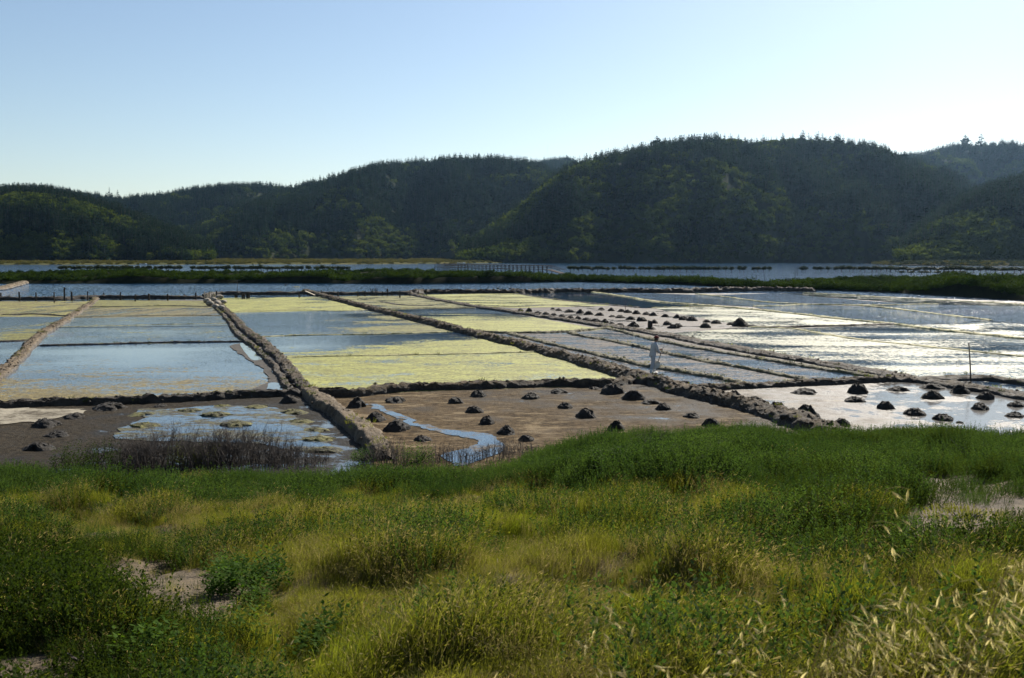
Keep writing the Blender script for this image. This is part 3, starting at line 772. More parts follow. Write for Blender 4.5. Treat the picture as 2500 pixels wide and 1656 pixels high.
for i, a in enumerate(sorted(far, key=lambda a: a[0])):
    put_heap(a[0], a[1], a[2] * 1.18, 'small dark mud heap, %s from the left in the far mauve pan' % ordinal(i), 'rows of far mud heaps')

# ------------------------------------------------------------------ foliage prototypes
def card(V, Fc, p, n, up, L, W):
    """a leaf: a bent diamond of two triangles, root at p, along up, facing n"""
    p = np.asarray(p); up = up / (np.linalg.norm(up) + 1e-9)
    s = np.cross(up, n); s /= np.linalg.norm(s) + 1e-9
    b = len(V)
    V += [tuple(p), tuple(p + up * L * 0.5 + s * W * 0.5), tuple(p + up * L), tuple(p + up * L * 0.5 - s * W * 0.5)]
    Fc.append((b, b + 1, b + 2, b + 3))
def rdir(rng):
    v = rng.normal(size=3); return v / np.linalg.norm(v)

def conifer_geo(seed, H=1.0, levels=12, per=8, spread=0.24, ragged=0.25):
    rng = np.random.RandomState(seed); V = []; Fc = []
    for i in range(levels):
        t = i / (levels - 1)
        z = H * (0.10 + 0.88 * t)
        r = spread * H * (1 - t) ** 0.85 * rng.uniform(1 - ragged, 1 + ragged) + 0.012 * H
        for k in range(max(4, int(per * (1 - 0.5 * t)))):
            a = rng.uniform(0, 2 * math.pi)
            rr = r * rng.uniform(0.6, 1.15)
            d = np.array([math.cos(a), math.sin(a), rng.uniform(-0.25, 0.55)])
            card(V, Fc, (0, 0, z + rng.uniform(-.04, .04) * H), np.array([0, 0, 1.0]) + 0.6 * rdir(rng), d, rr, rr * rng.uniform(0.45, 0.7))
            q = np.array([math.cos(a) * rr * 0.55, math.sin(a) * rr * 0.55, z])
            card(V, Fc, q, rdir(rng), d * 0.5 + np.array([0, 0, 0.6]), rr * 0.6, rr * 0.4)
    card(V, Fc, (0, 0, H * 0.9), np.array([1.0, 0, 0]), np.array([0, 0, 1.0]), H * 0.09, H * 0.04)
    card(V, Fc, (0, 0, H * 0.9), np.array([0, 1.0, 0]), np.array([0, 0, 1.0]), H * 0.09, H * 0.04)
    return V, Fc
def blob_geo(seed, rad=1.0, hz=0.8, clumps=9, leaves=28, size=0.3, base=0.3):
    rng = np.random.RandomState(seed); V = []; Fc = []
    for c in range(clumps):
        d = rdir(rng); d[2] = abs(d[2]) * 0.9
        cc = d * rad * rng.uniform(0.25, 0.75) * np.array([1, 1, hz]) + np.array([0, 0, base])
        cr = rad * rng.uniform(0.28, 0.5)
        for k in range(leaves):
            dd = rdir(rng)
            p = cc + dd * cr * rng.uniform(0.6, 1.05) * np.array([1, 1, 0.85])
            if p[2] < 0: p[2] = abs(p[2]) * 0.3
            card(V, Fc, p, dd + 0.5 * rdir(rng), rdir(rng) + np.array([0, 0, 0.3]), size * rng.uniform(0.7, 1.3), size * rng.uniform(0.5, 0.9))
    return V, Fc
def trunk_mb(H, r):
    b = MB(); b.tube([(0, 0, -0.05 * H), (0.01 * H, 0, H * 0.4), (0, 0.01 * H, H * 0.92)], [r, r * 0.7, r * 0.15], 5, False); return b

PROTO = bpy.data.collections.new('prototypes')
def proto(name, V, Fc, mats, mat_idx=None):
    me = mesh_from(name, V, Fc, False, mats, mat_idx)
    o = bpy.data.objects.new(name, me)
    return o
def scatter(name, protos, pts, rz, scl, idx, tilt=None, szvar=None):
    """one object whose points carry copies of the prototypes"""
    col = bpy.data.collections.new(name + '_prototypes')
    for k, o in enumerate(protos):
        o.name = '%s_%02d' % (name, k)
        col.objects.link(o)
    me = bpy.data.meshes.new(name)
    pts = np.asarray(pts, np.float32)
    me.vertices.add(len(pts)); me.vertices.foreach_set('co', pts.ravel())
    a = me.attributes.new('rot', 'FLOAT_VECTOR', 'POINT')
    rv = np.zeros((len(pts), 3), np.float32); rv[:, 2] = rz
    if tilt is not None: rv[:, 0] = tilt[:, 0]; rv[:, 1] = tilt[:, 1]
    a.data.foreach_set('vector', rv.ravel())
    a = me.attributes.new('scl', 'FLOAT_VECTOR', 'POINT')
    sv = np.repeat(np.asarray(scl, np.float32)[:, None], 3, 1)
    if szvar is not None: sv[:, 2] *= szvar
    a.data.foreach_set('vector', sv.ravel())
    a = me.attributes.new('idx', 'INT', 'POINT'); a.data.foreach_set('value', np.asarray(idx, np.int32))
    o = obj(name, me)
    ng = bpy.data.node_groups.new(name, 'GeometryNodeTree')
    ng.interface.new_socket('Geometry', in_out='INPUT', socket_type='NodeSocketGeometry')
    ng.interface.new_socket('Geometry', in_out='OUTPUT', socket_type='NodeSocketGeometry')
    N = ng.nodes; L = ng.links
    gi = N.new('NodeGroupInput'); go = N.new('NodeGroupOutput')
    m2p = N.new('GeometryNodeMeshToPoints')
    ci = N.new('GeometryNodeCollectionInfo')
    ci.inputs['Collection'].default_value = col
    ci.inputs['Separate Children'].default_value = True
    ci.inputs['Reset Children'].default_value = True
    iop = N.new('GeometryNodeInstanceOnPoints')
    iop.inputs['Pick Instance'].default_value = True
    def na(nm, typ):
        n = N.new('GeometryNodeInputNamedAttribute'); n.data_type = typ; n.inputs['Name'].default_value = nm; return n.outputs[0]
    e2r = N.new('FunctionNodeEulerToRotation')
    L.new(gi.outputs[0], m2p.inputs[0]); L.new(m2p.outputs[0], iop.inputs['Points'])
    L.new(ci.outputs[0], iop.inputs['Instance'])
    L.new(na('idx', 'INT'), iop.inputs['Instance Index'])
    L.new(na('rot', 'FLOAT_VECTOR'), e2r.inputs[0]); L.new(e2r.outputs[0], iop.inputs['Rotation'])
    L.new(na('scl', 'FLOAT_VECTOR'), iop.inputs['Scale'])
    L.new(iop.outputs[0], go.inputs[0])
    md = o.modifiers.new('scatter', 'NODES'); md.node_group = ng
    return o

# ------------------------------------------------------------------ hills and forest
M['hill'] = simple_mat('hill_undergrowth', (0.012, 0.018, 0.010), (0.032, 0.036, 0.018), 0.95, 0.05, (1, 1, 1), 0.6, 2.0, spec=0.03)
M['pine'] = leaf_mat('pine_needles', (0.005, 0.015, 0.010), (0.019, 0.038, 0.019), 0.25, 0.02, 0.9, (1.3, 1.25, 0.6), 0.02)
M['broad'] = leaf_mat('hillside_broadleaf', (0.012, 0.028, 0.010), (0.074, 0.096, 0.022), 0.38, 0.02, 0.9, (1.3, 1.25, 0.5), 0.02)
M['bark'] = simple_mat('dark_bark', (0.03, 0.024, 0.018), (0.075, 0.06, 0.045), 0.9, 3.0)

HILLS = [
 # label, [(px, py skyline of the ground)], crest distance, base distance, forest mix, seed
 ('far forested ridge behind the left hills', [(-500, 500), (-200, 482), (0, 475), (120, 472), (200, 478), (270, 493), (330, 500), (400, 491), (470, 477), (560, 470), (700, 466), (800, 462), (900, 450), (1000, 440), (1200, 470)], 2300, 1600, 0.12, 101),
 ('dark wooded hill at the left picture edge', [(-600, 470), (-300, 474), (-100, 478), (0, 482), (100, 486), (200, 502), (300, 532), (400, 572), (470, 604), (520, 622)], 1150, 900, 0.22, 102),
 ('far hill in the gap between the two main hills', [(1050, 470), (1180, 430), (1270, 412), (1340, 405), (1400, 402), (1450, 408), (1560, 425), (1700, 470)], 2500, 1900, 0.3, 103),
 ('rounded forested hill left of the valley', [(360, 621), (430, 590), (500, 560), (580, 525), (660, 497), (760, 465), (850, 442), (930, 420), (1000, 408), (1080, 403), (1150, 404), (1230, 406), (1290, 414), (1345, 430), (1400, 470), (1450, 530), (1500, 600)], 1750, 1250, 0.16, 104),
 ('broad forested hill right of the valley', [(1120, 621), (1190, 575), (1270, 520), (1330, 465), (1400, 420), (1480, 400), (1560, 386), (1640, 371), (1740, 360), (1840, 354), (1940, 354), (2020, 361), (2080, 370), (2140, 386), (2200, 399), (2260, 412), (2320, 440), (2400, 500), (2460, 600)], 1200, 860, 0.40, 105),
 ('hazy far hill at the right picture edge', [(2050, 440), (2150, 405), (2230, 396), (2280, 384), (2340, 366), (2400, 362), (2500, 366), (2700, 364), (3000, 380)], 2000, 1500, 0.3, 106),
 ('dark near wooded spur at the right edge', [(2190, 634), (2215, 602), (2240, 575), (2290, 543), (2340, 512), (2400, 486), (2450, 470), (2500, 460), (2700, 430), (3000, 420)], 880, 690, 0.05, 107)]
forest_pts = []; forest_kind = []; forest_t = []; skyline = []
rng = np.random.RandomState(7)
for lab, sk, Dc, Db, mixb, seed in HILLS:
    sx = np.array([a for a, b in sk], float); sy = np.array([b for a, b in sk], float)
    U = np.arange(sx[0], sx[-1] + 1, 7.0)
    # smooth skyline
    Ys = np.interp(U, sx, sy)
    k = np.ones(9) / 9; Ys = np.convolve(np.pad(Ys, 4, 'edge'), k, 'valid')
    Ts = np.concatenate([np.linspace(0, 1, 46), 1 + np.linspace(0.03, 0.5, 14)])
    dc = Dc * (1 + 0.06 * (fbm(U * 0.006, seed, seed, 3) - 0.5) * 2)
    db = Db * (1 + 0.05 * (fbm(U * 0.01, seed + 3, seed, 3) - 0.5) * 2)
    crest = np.stack([PD(u, y, d) for u, y, d in zip(U, Ys, dc)])
    def hill_pt(ui, t, U=U, crest=crest, dc=dc, db=db, seed=seed):
        zc = np.interp(ui, U, crest[:, 2]); d0 = np.interp(ui, U, dc); b0 = np.interp(ui, U, db)
        d = b0 + (d0 - b0) * np.clip(t, 0, 1) + np.maximum(t - 1, 0) * 900
        az = (ui - 1250.0) / F
        x = az * d
        tt = np.clip(t, 0, 1)
        rid = 1 - np.abs(fbm(x * 0.006 + d * 0.0012, d * 0.0015, seed + 1, 3) * 2 - 1) * 2
        z = zc * (0.25 * tt + 0.75 * tt ** 0.85)
        rid2 = 1 - np.abs(fbm(x * 0.013 + 7, d * 0.002, seed + 2, 2) * 2 - 1) * 2
        z = z + np.clip(zc, 0, 200) * (1.0 * rid + 0.6 * rid2) * tt * (1 - tt) * 1.0 + 4 * (fbm(x * 0.03, d * 0.03, seed + 8, 3) - 0.5) * (tt > 0.02) * (1 - tt)
        lim = CZ + (zc - CZ) * d / d0
        z = np.where(t <= 1, np.minimum(z, lim - (1 - tt) * 3.0), z)
        back = np.maximum(t - 1, 0)
        z = z * (1 - sstep(0, 0.5, back)) - 2.0 * (tt <= 0.0) - 3.0 * sstep(0.3, 0.5, back)
        return np.stack([x, d, z], -1)
    UU, TT = np.meshgrid(U, Ts, indexing='ij')
    V = hill_pt(UU.ravel(), TT.ravel()).reshape(len(U), len(Ts), 3)
    o = obj('hill', grid_mesh('hill', V, M['hill']))
    tag(o, lab, kind='structure')
    # forest points: uniform-ish per ground area
    n = int((U[-1] - U[0]) / F * (Dc + Db) / 2 * math.hypot(Dc - Db, 120) / (22.0 * (Dc / 1200.0) ** 1.6))
    fu = rng.uniform(max(U[0], -120), min(U[-1], 2620), n); ft = rng.uniform(0, 1.06, n)
    P = hill_pt(fu, ft)
    P[:, 2] -= 0.3
    nz = fbm(P[:, 0] * 0.012, P[:, 1] * 0.012 + P[:, 2] * 0.02, seed + 20, 3)
    low = 1 - sstep(0.0, 0.25, ft)
    isb = (nz + 0.30 * low + rng.uniform(-.08, .08, n)) > (0.70 - 0.34 * mixb)
    keep = P[:, 2] > 0.5
    gap = fbm(P[:, 0] * 0.02 + 60, P[:, 1] * 0.02 + P[:, 2] * .03, seed + 30, 3)
    keep &= ~((gap > 0.70) & (rng.uniform(0, 1, n) < 0.6))
    forest_pts.append(P[keep]); forest_kind.append(isb[keep]); forest_t.append(ft[keep])
    # trees that stand out along the skyline
    m = {101: 36, 103: 14, 104: 46, 105: 58, 106: 26, 107: 26, 102: 12}[seed]
    us = np.sort(rng.uniform(max(U[0], -40) + 10, min(U[-1], 2540) - 10, m))
    if seed == 107: us = np.sort(rng.uniform(2230, 2520, m))
    if seed == 103: us = np.sort(rng.uniform(1265, 1420, m))
    if seed == 106: us = np.sort(rng.uniform(2180, 2530, m))
    if seed == 104: us = np.sort(rng.uniform(480, 1330, m))
    if seed == 105: us = np.sort(rng.uniform(1380, 2230, m))
    if seed == 101: us = np.sort(rng.uniform(60, 860, m))
    SP_ = hill_pt(us, rng.uniform(0.97, 1.0, m))
    skyline.append((seed, lab, SP_))
FP = np.vstack(forest_pts); FK = np.concatenate(forest_kind)
pine_ps, broad_ps = [], []
for s in range(6):
    V, Fc = conifer_geo(200 + s, 1.0, 11 + s % 3, 8, 0.24 + 0.03 * (s % 3), 0.4)
    tb = trunk_mb(1.0, 0.02); b = len(V)
    mi = [0] * len(Fc) + [1] * len(tb.f)
    pine_ps.append(proto('pine', V + tb.v, Fc + [tuple(i + b for i in q) for q in tb.f], [M['pine'], M['bark']], mi))
for s in range(5):
    V, Fc = blob_geo(240 + s, 0.55, 0.9, 8, 18, 0.20, 0.38)
    broad_ps.append(proto('broadleaf', V, Fc, [M['broad']]))
n = len(FP)
idx = np.where(FK, 6 + rng.randint(0, 5, n), rng.randint(0, 6, n))
scl = np.where(FK, rng.uniform(4.5, 12.0, n), rng.uniform(8.0, 19.0, n))
scl = scl * np.interp(np.concatenate(forest_t), [0.8, 0.97], [1.0, 0.62])
scl = scl * np.interp(FP[:, 1], [700, 1100, 2000], [0.85, 1.0, 1.3])
o = scatter('forest', pine_ps + broad_ps, FP, rng.uniform(0, 6.28, n), scl, idx)
tag(o, 'dense dark pine forest covering all the hills', 'forest', kind='stuff')
print('forest', n)

# skyline trees, each a thing
crown_me = []
for s in range(7):
    V, Fc = conifer_geo(300 + s, 1.0, 13, 8, 0.19 + 0.025 * (s % 3), 0.4)
    crown_me.append(mesh_from('crown', V, Fc, False, M['pine']))
trunk_me = trunk_mb(1.0, 0.018).mesh('trunk', M['bark'])
V, Fc = conifer_geo(330, 1.0, 18, 16, 0.30, 0.55)
round_me = mesh_from('crown', V, Fc, False, M['pine'])
def tree(p, h, label, group=None, crown=None, cat='tree', rz=0.0, name='pine_tree'):
    t = empty(name, p, rz)
    wd = h * rnd.uniform(1.1, 1.7)
    t.scale = (wd, wd, h)
    tag(t, label, cat, group)
    obj('crown', crown, t); obj('trunk', trunk_me, t)
    return t
GRP = {101: 'conifers on the far left ridge', 102: 'conifers on the left edge hill', 103: 'trees in the far gap', 104: 'conifers on the rounded hill',
       105: 'conifers on the broad hill', 106: 'trees on the hazy right hill', 107: 'trees on the near right spur'}
PHR = {101: 'conifer, %s from the left along the far left ridge skyline', 102: 'conifer, %s from the left along the left edge hill', 103: 'tree, %s from the left along the far gap skyline',
       104: 'conifer, %s from the left along the rounded hill skyline', 105: 'conifer, %s from the left along the broad hill skyline',
       106: 'tree, %s from the left on the hazy right skyline', 107: 'tree, %s from the left along the near right spur'}
for seed, lab, SP_ in skyline:
    for i, p in enumerate(SP_):
        h = rnd.uniform(8, 15) * (1.4 if seed in (101, 103, 106, 104) else 1.0) * (0.75 if seed == 107 else 1)
        tree(p + np.array([0, 0, -0.5]), h, PHR[seed] % ordinal(i), GRP[seed], rnd.choice(crown_me), rz=rnd.uniform(0, 6))
def sky_tree(px, top, base, d, label, crown):
    a = PD(px, base, d); b = PD(px, top, d)
    tree(a, b[2] - a[2], label, None, crown)
sky_tree(1603, 331, 380, 1190, 'tall spreading pine standing out on the broad hill shoulder', round_me)
sky_tree(1632, 345, 377, 1190, 'smaller pine beside the tall spreading pine', crown_me[1])
sky_tree(2128, 345, 392, 1190, 'dense tall tree on the right shoulder of the broad hill', round_me)
sky_tree(2355, 328, 372, 1960, 'tall tree on the hazy right hilltop', round_me)
sky_tree(2394, 326, 370, 1960, 'second tall tree on the hazy right hilltop', crown_me[2])
sky_tree(2207, 368, 402, 1190, 'lone small tree in the dip beside the hazy hill', round_me)
sky_tree(1016, 381, 410, 1720, 'lone conifer poking above the rounded hill top', crown_me[3])
sky_tree(1262, 388, 412, 1720, 'spindly tree at the right end of the rounded hill', crown_me[4])
sky_tree(1383, 378, 408, 2400, 'bushy tree clump on the gap skyline', round_me)
for px, tp in ((268, 457), (288, 463), (318, 470), (338, 472), (368, 474), (388, 465), (455, 458), (398, 468), (424, 470)):
    pass
for i, (px, tp) in enumerate(((268, 457), (288, 463), (318, 470), (338, 472), (368, 474), (390, 464), (424, 468), (456, 458), (440, 466))):
    sky_tree(px, tp, 500, 2230, 'dark pointed conifer, %s in the gappy row on the left ridge' % ordinal(i), crown_me[i % 7])
# thin mast on the gap ridge
b = MB(); p0 = PD(1337, 402, 2450); p1 = PD(1337, 352, 2450); hh = p1[2] - p0[2]
for a in range(3):
    an = a * 2.094
    b.tube([(0.5 * math.cos(an), 0.5 * math.sin(an), -5), (0.1 * math.cos(an), 0.1 * math.sin(an), hh)], 0.06, 4)
for kz in range(14):
    z0 = hh * kz / 14; r0 = 0.5 - 0.4 * kz / 14
    b.tube([(r0, 0, z0), (-r0 * .5, r0 * .87, z0 + hh / 14)], 0.04, 3); b.tube([(-r0 * .5, r0 * .87, z0), (-r0 * .5, -r0 * .87, z0 + hh / 14)], 0.04, 3)
mm = simple_mat('galvanised_steel', (0.4, 0.4, 0.4), (0.55, 0.55, 0.55), 0.5)
tag(obj('radio_mast', b.mesh('radio_mast', mm), None, p0), 'thin lattice mast rising from the far gap ridge', 'mast')

# ------------------------------------------------------------------ marsh banks
M['marsh'] = simple_mat('marsh_ground', (0.006, 0.008, 0.004), (0.014, 0.016, 0.007), 0.95, 0.6, spec=0.02)
M['marsh_leaf'] = leaf_mat('marsh_shrub_leaves', (0.005, 0.014, 0.004), (0.034, 0.060, 0.010), 0.3, 0.09, 0.9, (1.3, 1.25, 0.4), 0.03)
M['marsh_dry'] = leaf_mat('far_marsh_grass', (0.035, 0.045, 0.012), (0.11, 0.10, 0.030), 0.35, 0.02, 0.8, (1.2, 1.1, 0.5), 0.1)
M['bush'] = leaf_mat('dark_bush_leaves', (0.012, 0.022, 0.009), (0.034, 0.046, 0.016), 0.25, 0.2, 0.7, (1.3, 1.2, 0.5), 0.1)
MF = [(-400, 693), (0, 691), (350, 691), (700, 690), (1000, 692), (1200, 690), (1400, 687), (1640, 692), (1760, 698), (1890, 705), (2050, 708), (2200, 714), (2350, 722), (2500, 732), (2800, 748)]
MDEP = [(-400, 120), (0, 110), (1000, 100), (1300, 70), (1420, 30), (1700, 18), (1880, 16), (1980, 60), (2200, 90), (2500, 90), (2800, 90)]
MH = [(-400, 2.0), (0, 2.0), (350, 2.1), (420, 1.5), (700, 1.6), (900, 2.2), (1000, 2.1), (1060, 1.8), (1300, 1.6), (1385, 1.3), (1410, 1.0), (1640, 1.0), (1880, 0.9), (1960, 1.2), (2060, 1.2), (2250, 1.3), (2320, 2.6), (2500, 2.9), (2800, 2.9)]
ip = lambda tab, u: np.interp(u, [a for a, b in tab], [b for a, b in tab])
def marsh_pt(u, t):
    u = np.asarray(u, float); t = np.asarray(t, float)
    py = ip(MF, u)
    d0 = CZ / ((py - HORIZON) / F)
    d = d0 + ip(MDEP, u) * t
    x = (u - 1250) / F * d
    e = sstep(0, 0.015, t) * 0.75 + 0.25 * sstep(0.02, 0.40, t)
    e = e * (1 - sstep(0.85, 1.0, t))
    nz = 0.35 + 0.95 * sstep(0.2, 0.8, fbm(x * 0.085, d * 0.06, 71, 2, 0.35))
    z = ip(MH, u) * (1 - 0.55 * t) * e * nz * 0.92 - 0.35 * (1 - sstep(0, 0.03, t))
    return np.stack([x, d, z], -1)
uu = np.arange(-400, 2801, 8.0); tt = np.concatenate([np.linspace(0, 0.1, 8), np.linspace(0.13, 1, 40)])
UU, TT = np.meshgrid(uu, tt, indexing='ij')
o = obj('marsh_bank', grid_mesh('marsh_bank', marsh_pt(UU.ravel(), TT.ravel()).reshape(len(uu), len(tt), 3), M['marsh']))
tag(o, 'low green marsh bank across the lagoon', kind='structure')
n = 6500
mu = rng.uniform(-150, 2650, n); mt = rng.uniform(0, 1, n) ** 1.5
mt = 0.022 + 0.978 * mt
P = marsh_pt(mu, mt); P[:, 2] = np.maximum(P[:, 2] - 0.15, -0.1)
ms_ps = []
for s in range(5):
    V, Fc = blob_geo(400 + s, 0.9, 0.55, 10, 40, 0.15, 0.05)
    ms_ps.append(proto('marsh_shrub', V, Fc, [M['marsh_leaf']]))
n = len(P)
o = scatter('marsh_vegetation', ms_ps, P, rng.uniform(0, 6.28, n), rng.uniform(0.9, 1.6, n) * (1 - 0.4 * mt) * np.where(rng.uniform(0, 1, n) < .2, 1.6, 1.0), rng.randint(0, 5, n))
tag(o, 'dense green shrubby growth covering the marsh bank', 'marsh shrubs', kind='stuff')

# far marsh below the hills
FM0 = [(-500, 646), (400, 646), (900, 645), (1250, 642), (1600, 639.5), (1900, 638.5), (2140, 638), (2400, 638), (2800, 638)]
def far_marsh(u, t):
    u = np.asarray(u, float)
    d0 = CZ / ((ip(FM0, u) - HORIZON) / F)
    d1 = np.maximum(d0 + 60, 1090)
    d = d0 + (d1 - d0) * t
    x = (u - 1250) / F * d
    z = 0.9 * sstep(0, 0.05, t) + 0.9 * (fbm(x * 0.03, d * 0.02, 91, 3) - 0.3) * sstep(0, 0.1, t) - 0.5 * (1 - sstep(0, 0.03, t)) + 1.2 * sstep(0.5, 1, t)
    return np.stack([x, d, z], -1)
uu = np.arange(-500, 2801, 10.0); tt = np.linspace(0, 1, 40)
UU, TT = np.meshgrid(uu, tt, indexing='ij')
o = obj('far_marsh', grid_mesh('far_marsh', far_marsh(UU.ravel(), TT.ravel()).reshape(len(uu), len(tt), 3), simple_mat('far_marsh_ground', (0.04, 0.045, 0.014), (0.09, 0.08, 0.028), 0.95, 0.05, spec=0.02)))
tag(o, 'flat olive marsh below the wooded hills', kind='structure')
n = 9000
mu = rng.uniform(-150, 2650, n); mt = rng.uniform(0.01, 1, n)
P = far_marsh(mu, mt)
fm_ps = []
for s in range(4):
    V, Fc = blob_geo(430 + s, 1.6, 0.28, 10, 22, 0.42, 0.0)
    fm_ps.append(proto('far_marsh_tuft', V, Fc, [M['marsh_dry']]))
o = scatter('far_marsh_grass', fm_ps, P, rng.uniform(0, 6.28, n), rng.uniform(0.8, 1.8, n), rng.randint(0, 4, n))
tag(o, 'olive and tan marsh grass on the far shore', 'marsh grass', kind='stuff')
# spit in front of the right spur
def spit(u, t):
    d0 = np.interp(u, [2100, 2200, 2350, 2900], [800, 640, 600, 560]); d = d0 + (760 - d0) * t
    x = (np.asarray(u) - 1250) / F * d
    return np.stack([x, d, 1.6 * sstep(0, .25, t) * sstep(2120, 2180, u) - 0.4 + 0.8 * fbm(x * .03, d * .03, 97, 3)], -1)
uu = np.arange(2110, 2901, 10.0); UU, TT = np.meshgrid(uu, np.linspace(0, 1, 16), indexing='ij')
o = obj('shore_spit', grid_mesh('shore_spit', spit(UU.ravel(), TT.ravel()).reshape(len(uu), 16, 3), M['marsh'])); tag(o, 'dark low spit below the near right spur', kind='structure')
n = 1200
P = spit(rng.uniform(2130, 2600, n), rng.uniform(0.02, 1, n)); P[:, 2] -= 0.2
sp_ps = []
for s in range(3):
    V, Fc = blob_geo(440 + s, 1.5, 0.5, 10, 22, 0.42, 0.1); sp_ps.append(proto('spit_shrub', V, Fc, [M['bush'] if s else M['marsh_dry']]))
o = scatter('spit_shrubs', sp_ps, P, rng.uniform(0, 6.28, n), rng.uniform(0.8, 1.9, n), rng.randint(0, 3, n)); tag(o, 'dark shrubs crowding the right lagoon spit', 'shrubs', kind='stuff')

# rounded bushes in the lagoon
bush_cr = []
for s in range(5):
    V, Fc = blob_geo(460 + s, 0.5, 0.75, 12, 40, 0.17, 0.58)
    bush_cr.append(mesh_from('crown', V, Fc, False, M['bush']))
tb = MB(); tb.tube([(0, 0, -0.2), (0.02, 0, 0.3), (0, 0.02, 0.65)], [0.05, 0.04, 0.02], 5, False)
tb.tube([(0.01, 0, 0.25), (0.16, 0.05, 0.6)], [0.025, 0.01], 4, False); tb.tube([(0.01, 0, 0.3), (-0.15, -0.04, 0.62)], [0.025, 0.01], 4, False)
bush_tr = tb.mesh('trunk', M['bark'])
def bush(px, base, wpx, hpx, label, group, d=None):
    g = G(px, base, -0.12) if d is None else PD(px, base, d)
    s = np.linalg.norm(g[:2]) / F
    o = empty('round_bush', g, rnd.uniform(0, 6.28)); o.scale = (wpx * s * 1.0, wpx * s * 1.0, hpx * s / 1.0)
    tag(o, label, 'bush', group)
    obj('crown', rnd.choice(bush_cr), o); obj('trunk', bush_tr, o)
bx = []
x = 1392
while x < 1700: bx.append((x, 664, rnd.uniform(13, 20), rnd.uniform(12, 16))); x += rnd.uniform(8, 17)
for x in (1604, 1620, 1645, 1660, 1677, 1690, 1700, 1708, 1720, 1731, 1743, 1754, 1771, 1786, 1806, 1816): bx.append((x, 665.5, 15, 15))
for x in (1841, 1850, 1864, 1879, 1958, 1966, 1990, 2004, 2021): bx.append((x, 665, 15, 14))
x = 2040
while x < 2540: bx.append((x, 664 + (x - 2040) * .006, rnd.uniform(17, 28), rnd.uniform(11, 15))); x += rnd.uniform(9, 19)
for x in (2200, 2225, 2250, 2262, 2290, 2310, 2330, 2350): bx.append((x, 670, 18, 8))
bx.sort()
for i, a in enumerate(bx):
    bush(*a, 'dark rounded bush, %s from the %s end of the row along the right lagoon' % ((ordinal(i), 'left') if i < len(bx) // 2 else (ordinal(len(bx) - 1 - i), 'right')), 'row of bushes in the right lagoon')
print('bushes', len(bx))
lb = []
x = 150
while x < 445: lb.append((x, rnd.uniform(14, 26))); x += rnd.uniform(10, 22)
x = 470
while x < 850: lb.append((x, rnd.uniform(14, 26))); x += rnd.uniform(9, 20)
for i, (x, w) in enumerate(lb):
    bush(x, 663, w, rnd.uniform(12, 15), 'dark bush, %s from the left along the back of the left marsh' % ordinal(i), 'bushes behind the left marsh')

# ------------------------------------------------------------------ jetty
jt = empty('wooden_jetty', PD(1205, 660, 320))
tag(jt, 'long grey wooden jetty with railings behind the green marsh', 'jetty')
jl = np.array(jt.location)
A = PD(1067, 652, 350); B = PD(1341, 655, 292); Cc = PD(1374, 661, 285)
A[2] = 2.05; B[2] = 1.95; Cc[2] = 0.9
def jmb(name, fn):
    b = MB(); fn(b); o = obj(name, b.mesh(name, M['wood']), jt); return o
ax = (B - A) / np.linalg.norm(B - A); side = np.array([-ax[1], ax[0], 0]) * 0.9
L0 = lambda p: tuple(np.asarray(p) - jl)
for k in range(20):
    p0 = A + (B - A) * k / 20; p1 = A + (B - A) * (k + 0.96) / 20
    jmb('deck_board', lambda b: b.add([L0(p0 + side), L0(p0 - side), L0(p1 - side), L0(p1 + side)] + [L0(q - np.array([0, 0, .16])) for q in (p0 + side, p0 - side, p1 - side, p1 + side)],
        [(0, 1, 2, 3), (7, 6, 5, 4), (0, 4, 5, 1), (1, 5, 6, 2), (2, 6, 7, 3), (3, 7, 4, 0)]))
for sg in (-1, 1):
    jmb('handrail', lambda b: b.tube([L0(A + side * sg + [0, 0, 1.05]), L0(B + side * sg + [0, 0, 1.05]), L0(Cc + side * sg + [0, 0, 0.9])], 0.10, 5))
    jmb('middle_rail', lambda b: b.tube([L0(A + side * sg + [0, 0, .52]), L0(B + side * sg + [0, 0, .52])], 0.06, 5))
    for k in range(31):
        p = A + (B - A) * k / 30 + side * sg
        jmb('post', lambda b: b.tube([L0(p + [0, 0, -2.3]), L0(p + [0, 0, 1.1])], 0.095, 5))
jmb('ramp', lambda b: b.add([L0(B + side), L0(B - side), L0(Cc - side), L0(Cc + side)] + [L0(q - np.array([0, 0, .14])) for q in (B + side, B - side, Cc - side, Cc + side)],
    [(0, 1, 2, 3), (7, 6, 5, 4), (0, 4, 5, 1), (1, 5, 6, 2), (2, 6, 7, 3), (3, 7, 4, 0)]))
C2 = A + (B - A) * 0.24
jmb('platform_rail', lambda b: (b.tube([L0(A + side * 3 + [0, 0, 1.15]), L0(C2 + side * 3 + [0, 0, 1.15])], 0.08, 5), b.tube([L0(A + side * 3 + [0, 0, .6]), L0(C2 + side * 3 + [0, 0, .6])], 0.06, 5)))
for k in range(9):
    p = A + (C2 - A) * k / 8 + side * 3
    jmb('post', lambda b: b.tube([L0(p + [0, 0, -2.3]), L0(p + [0, 0, 1.2])], 0.08, 5))

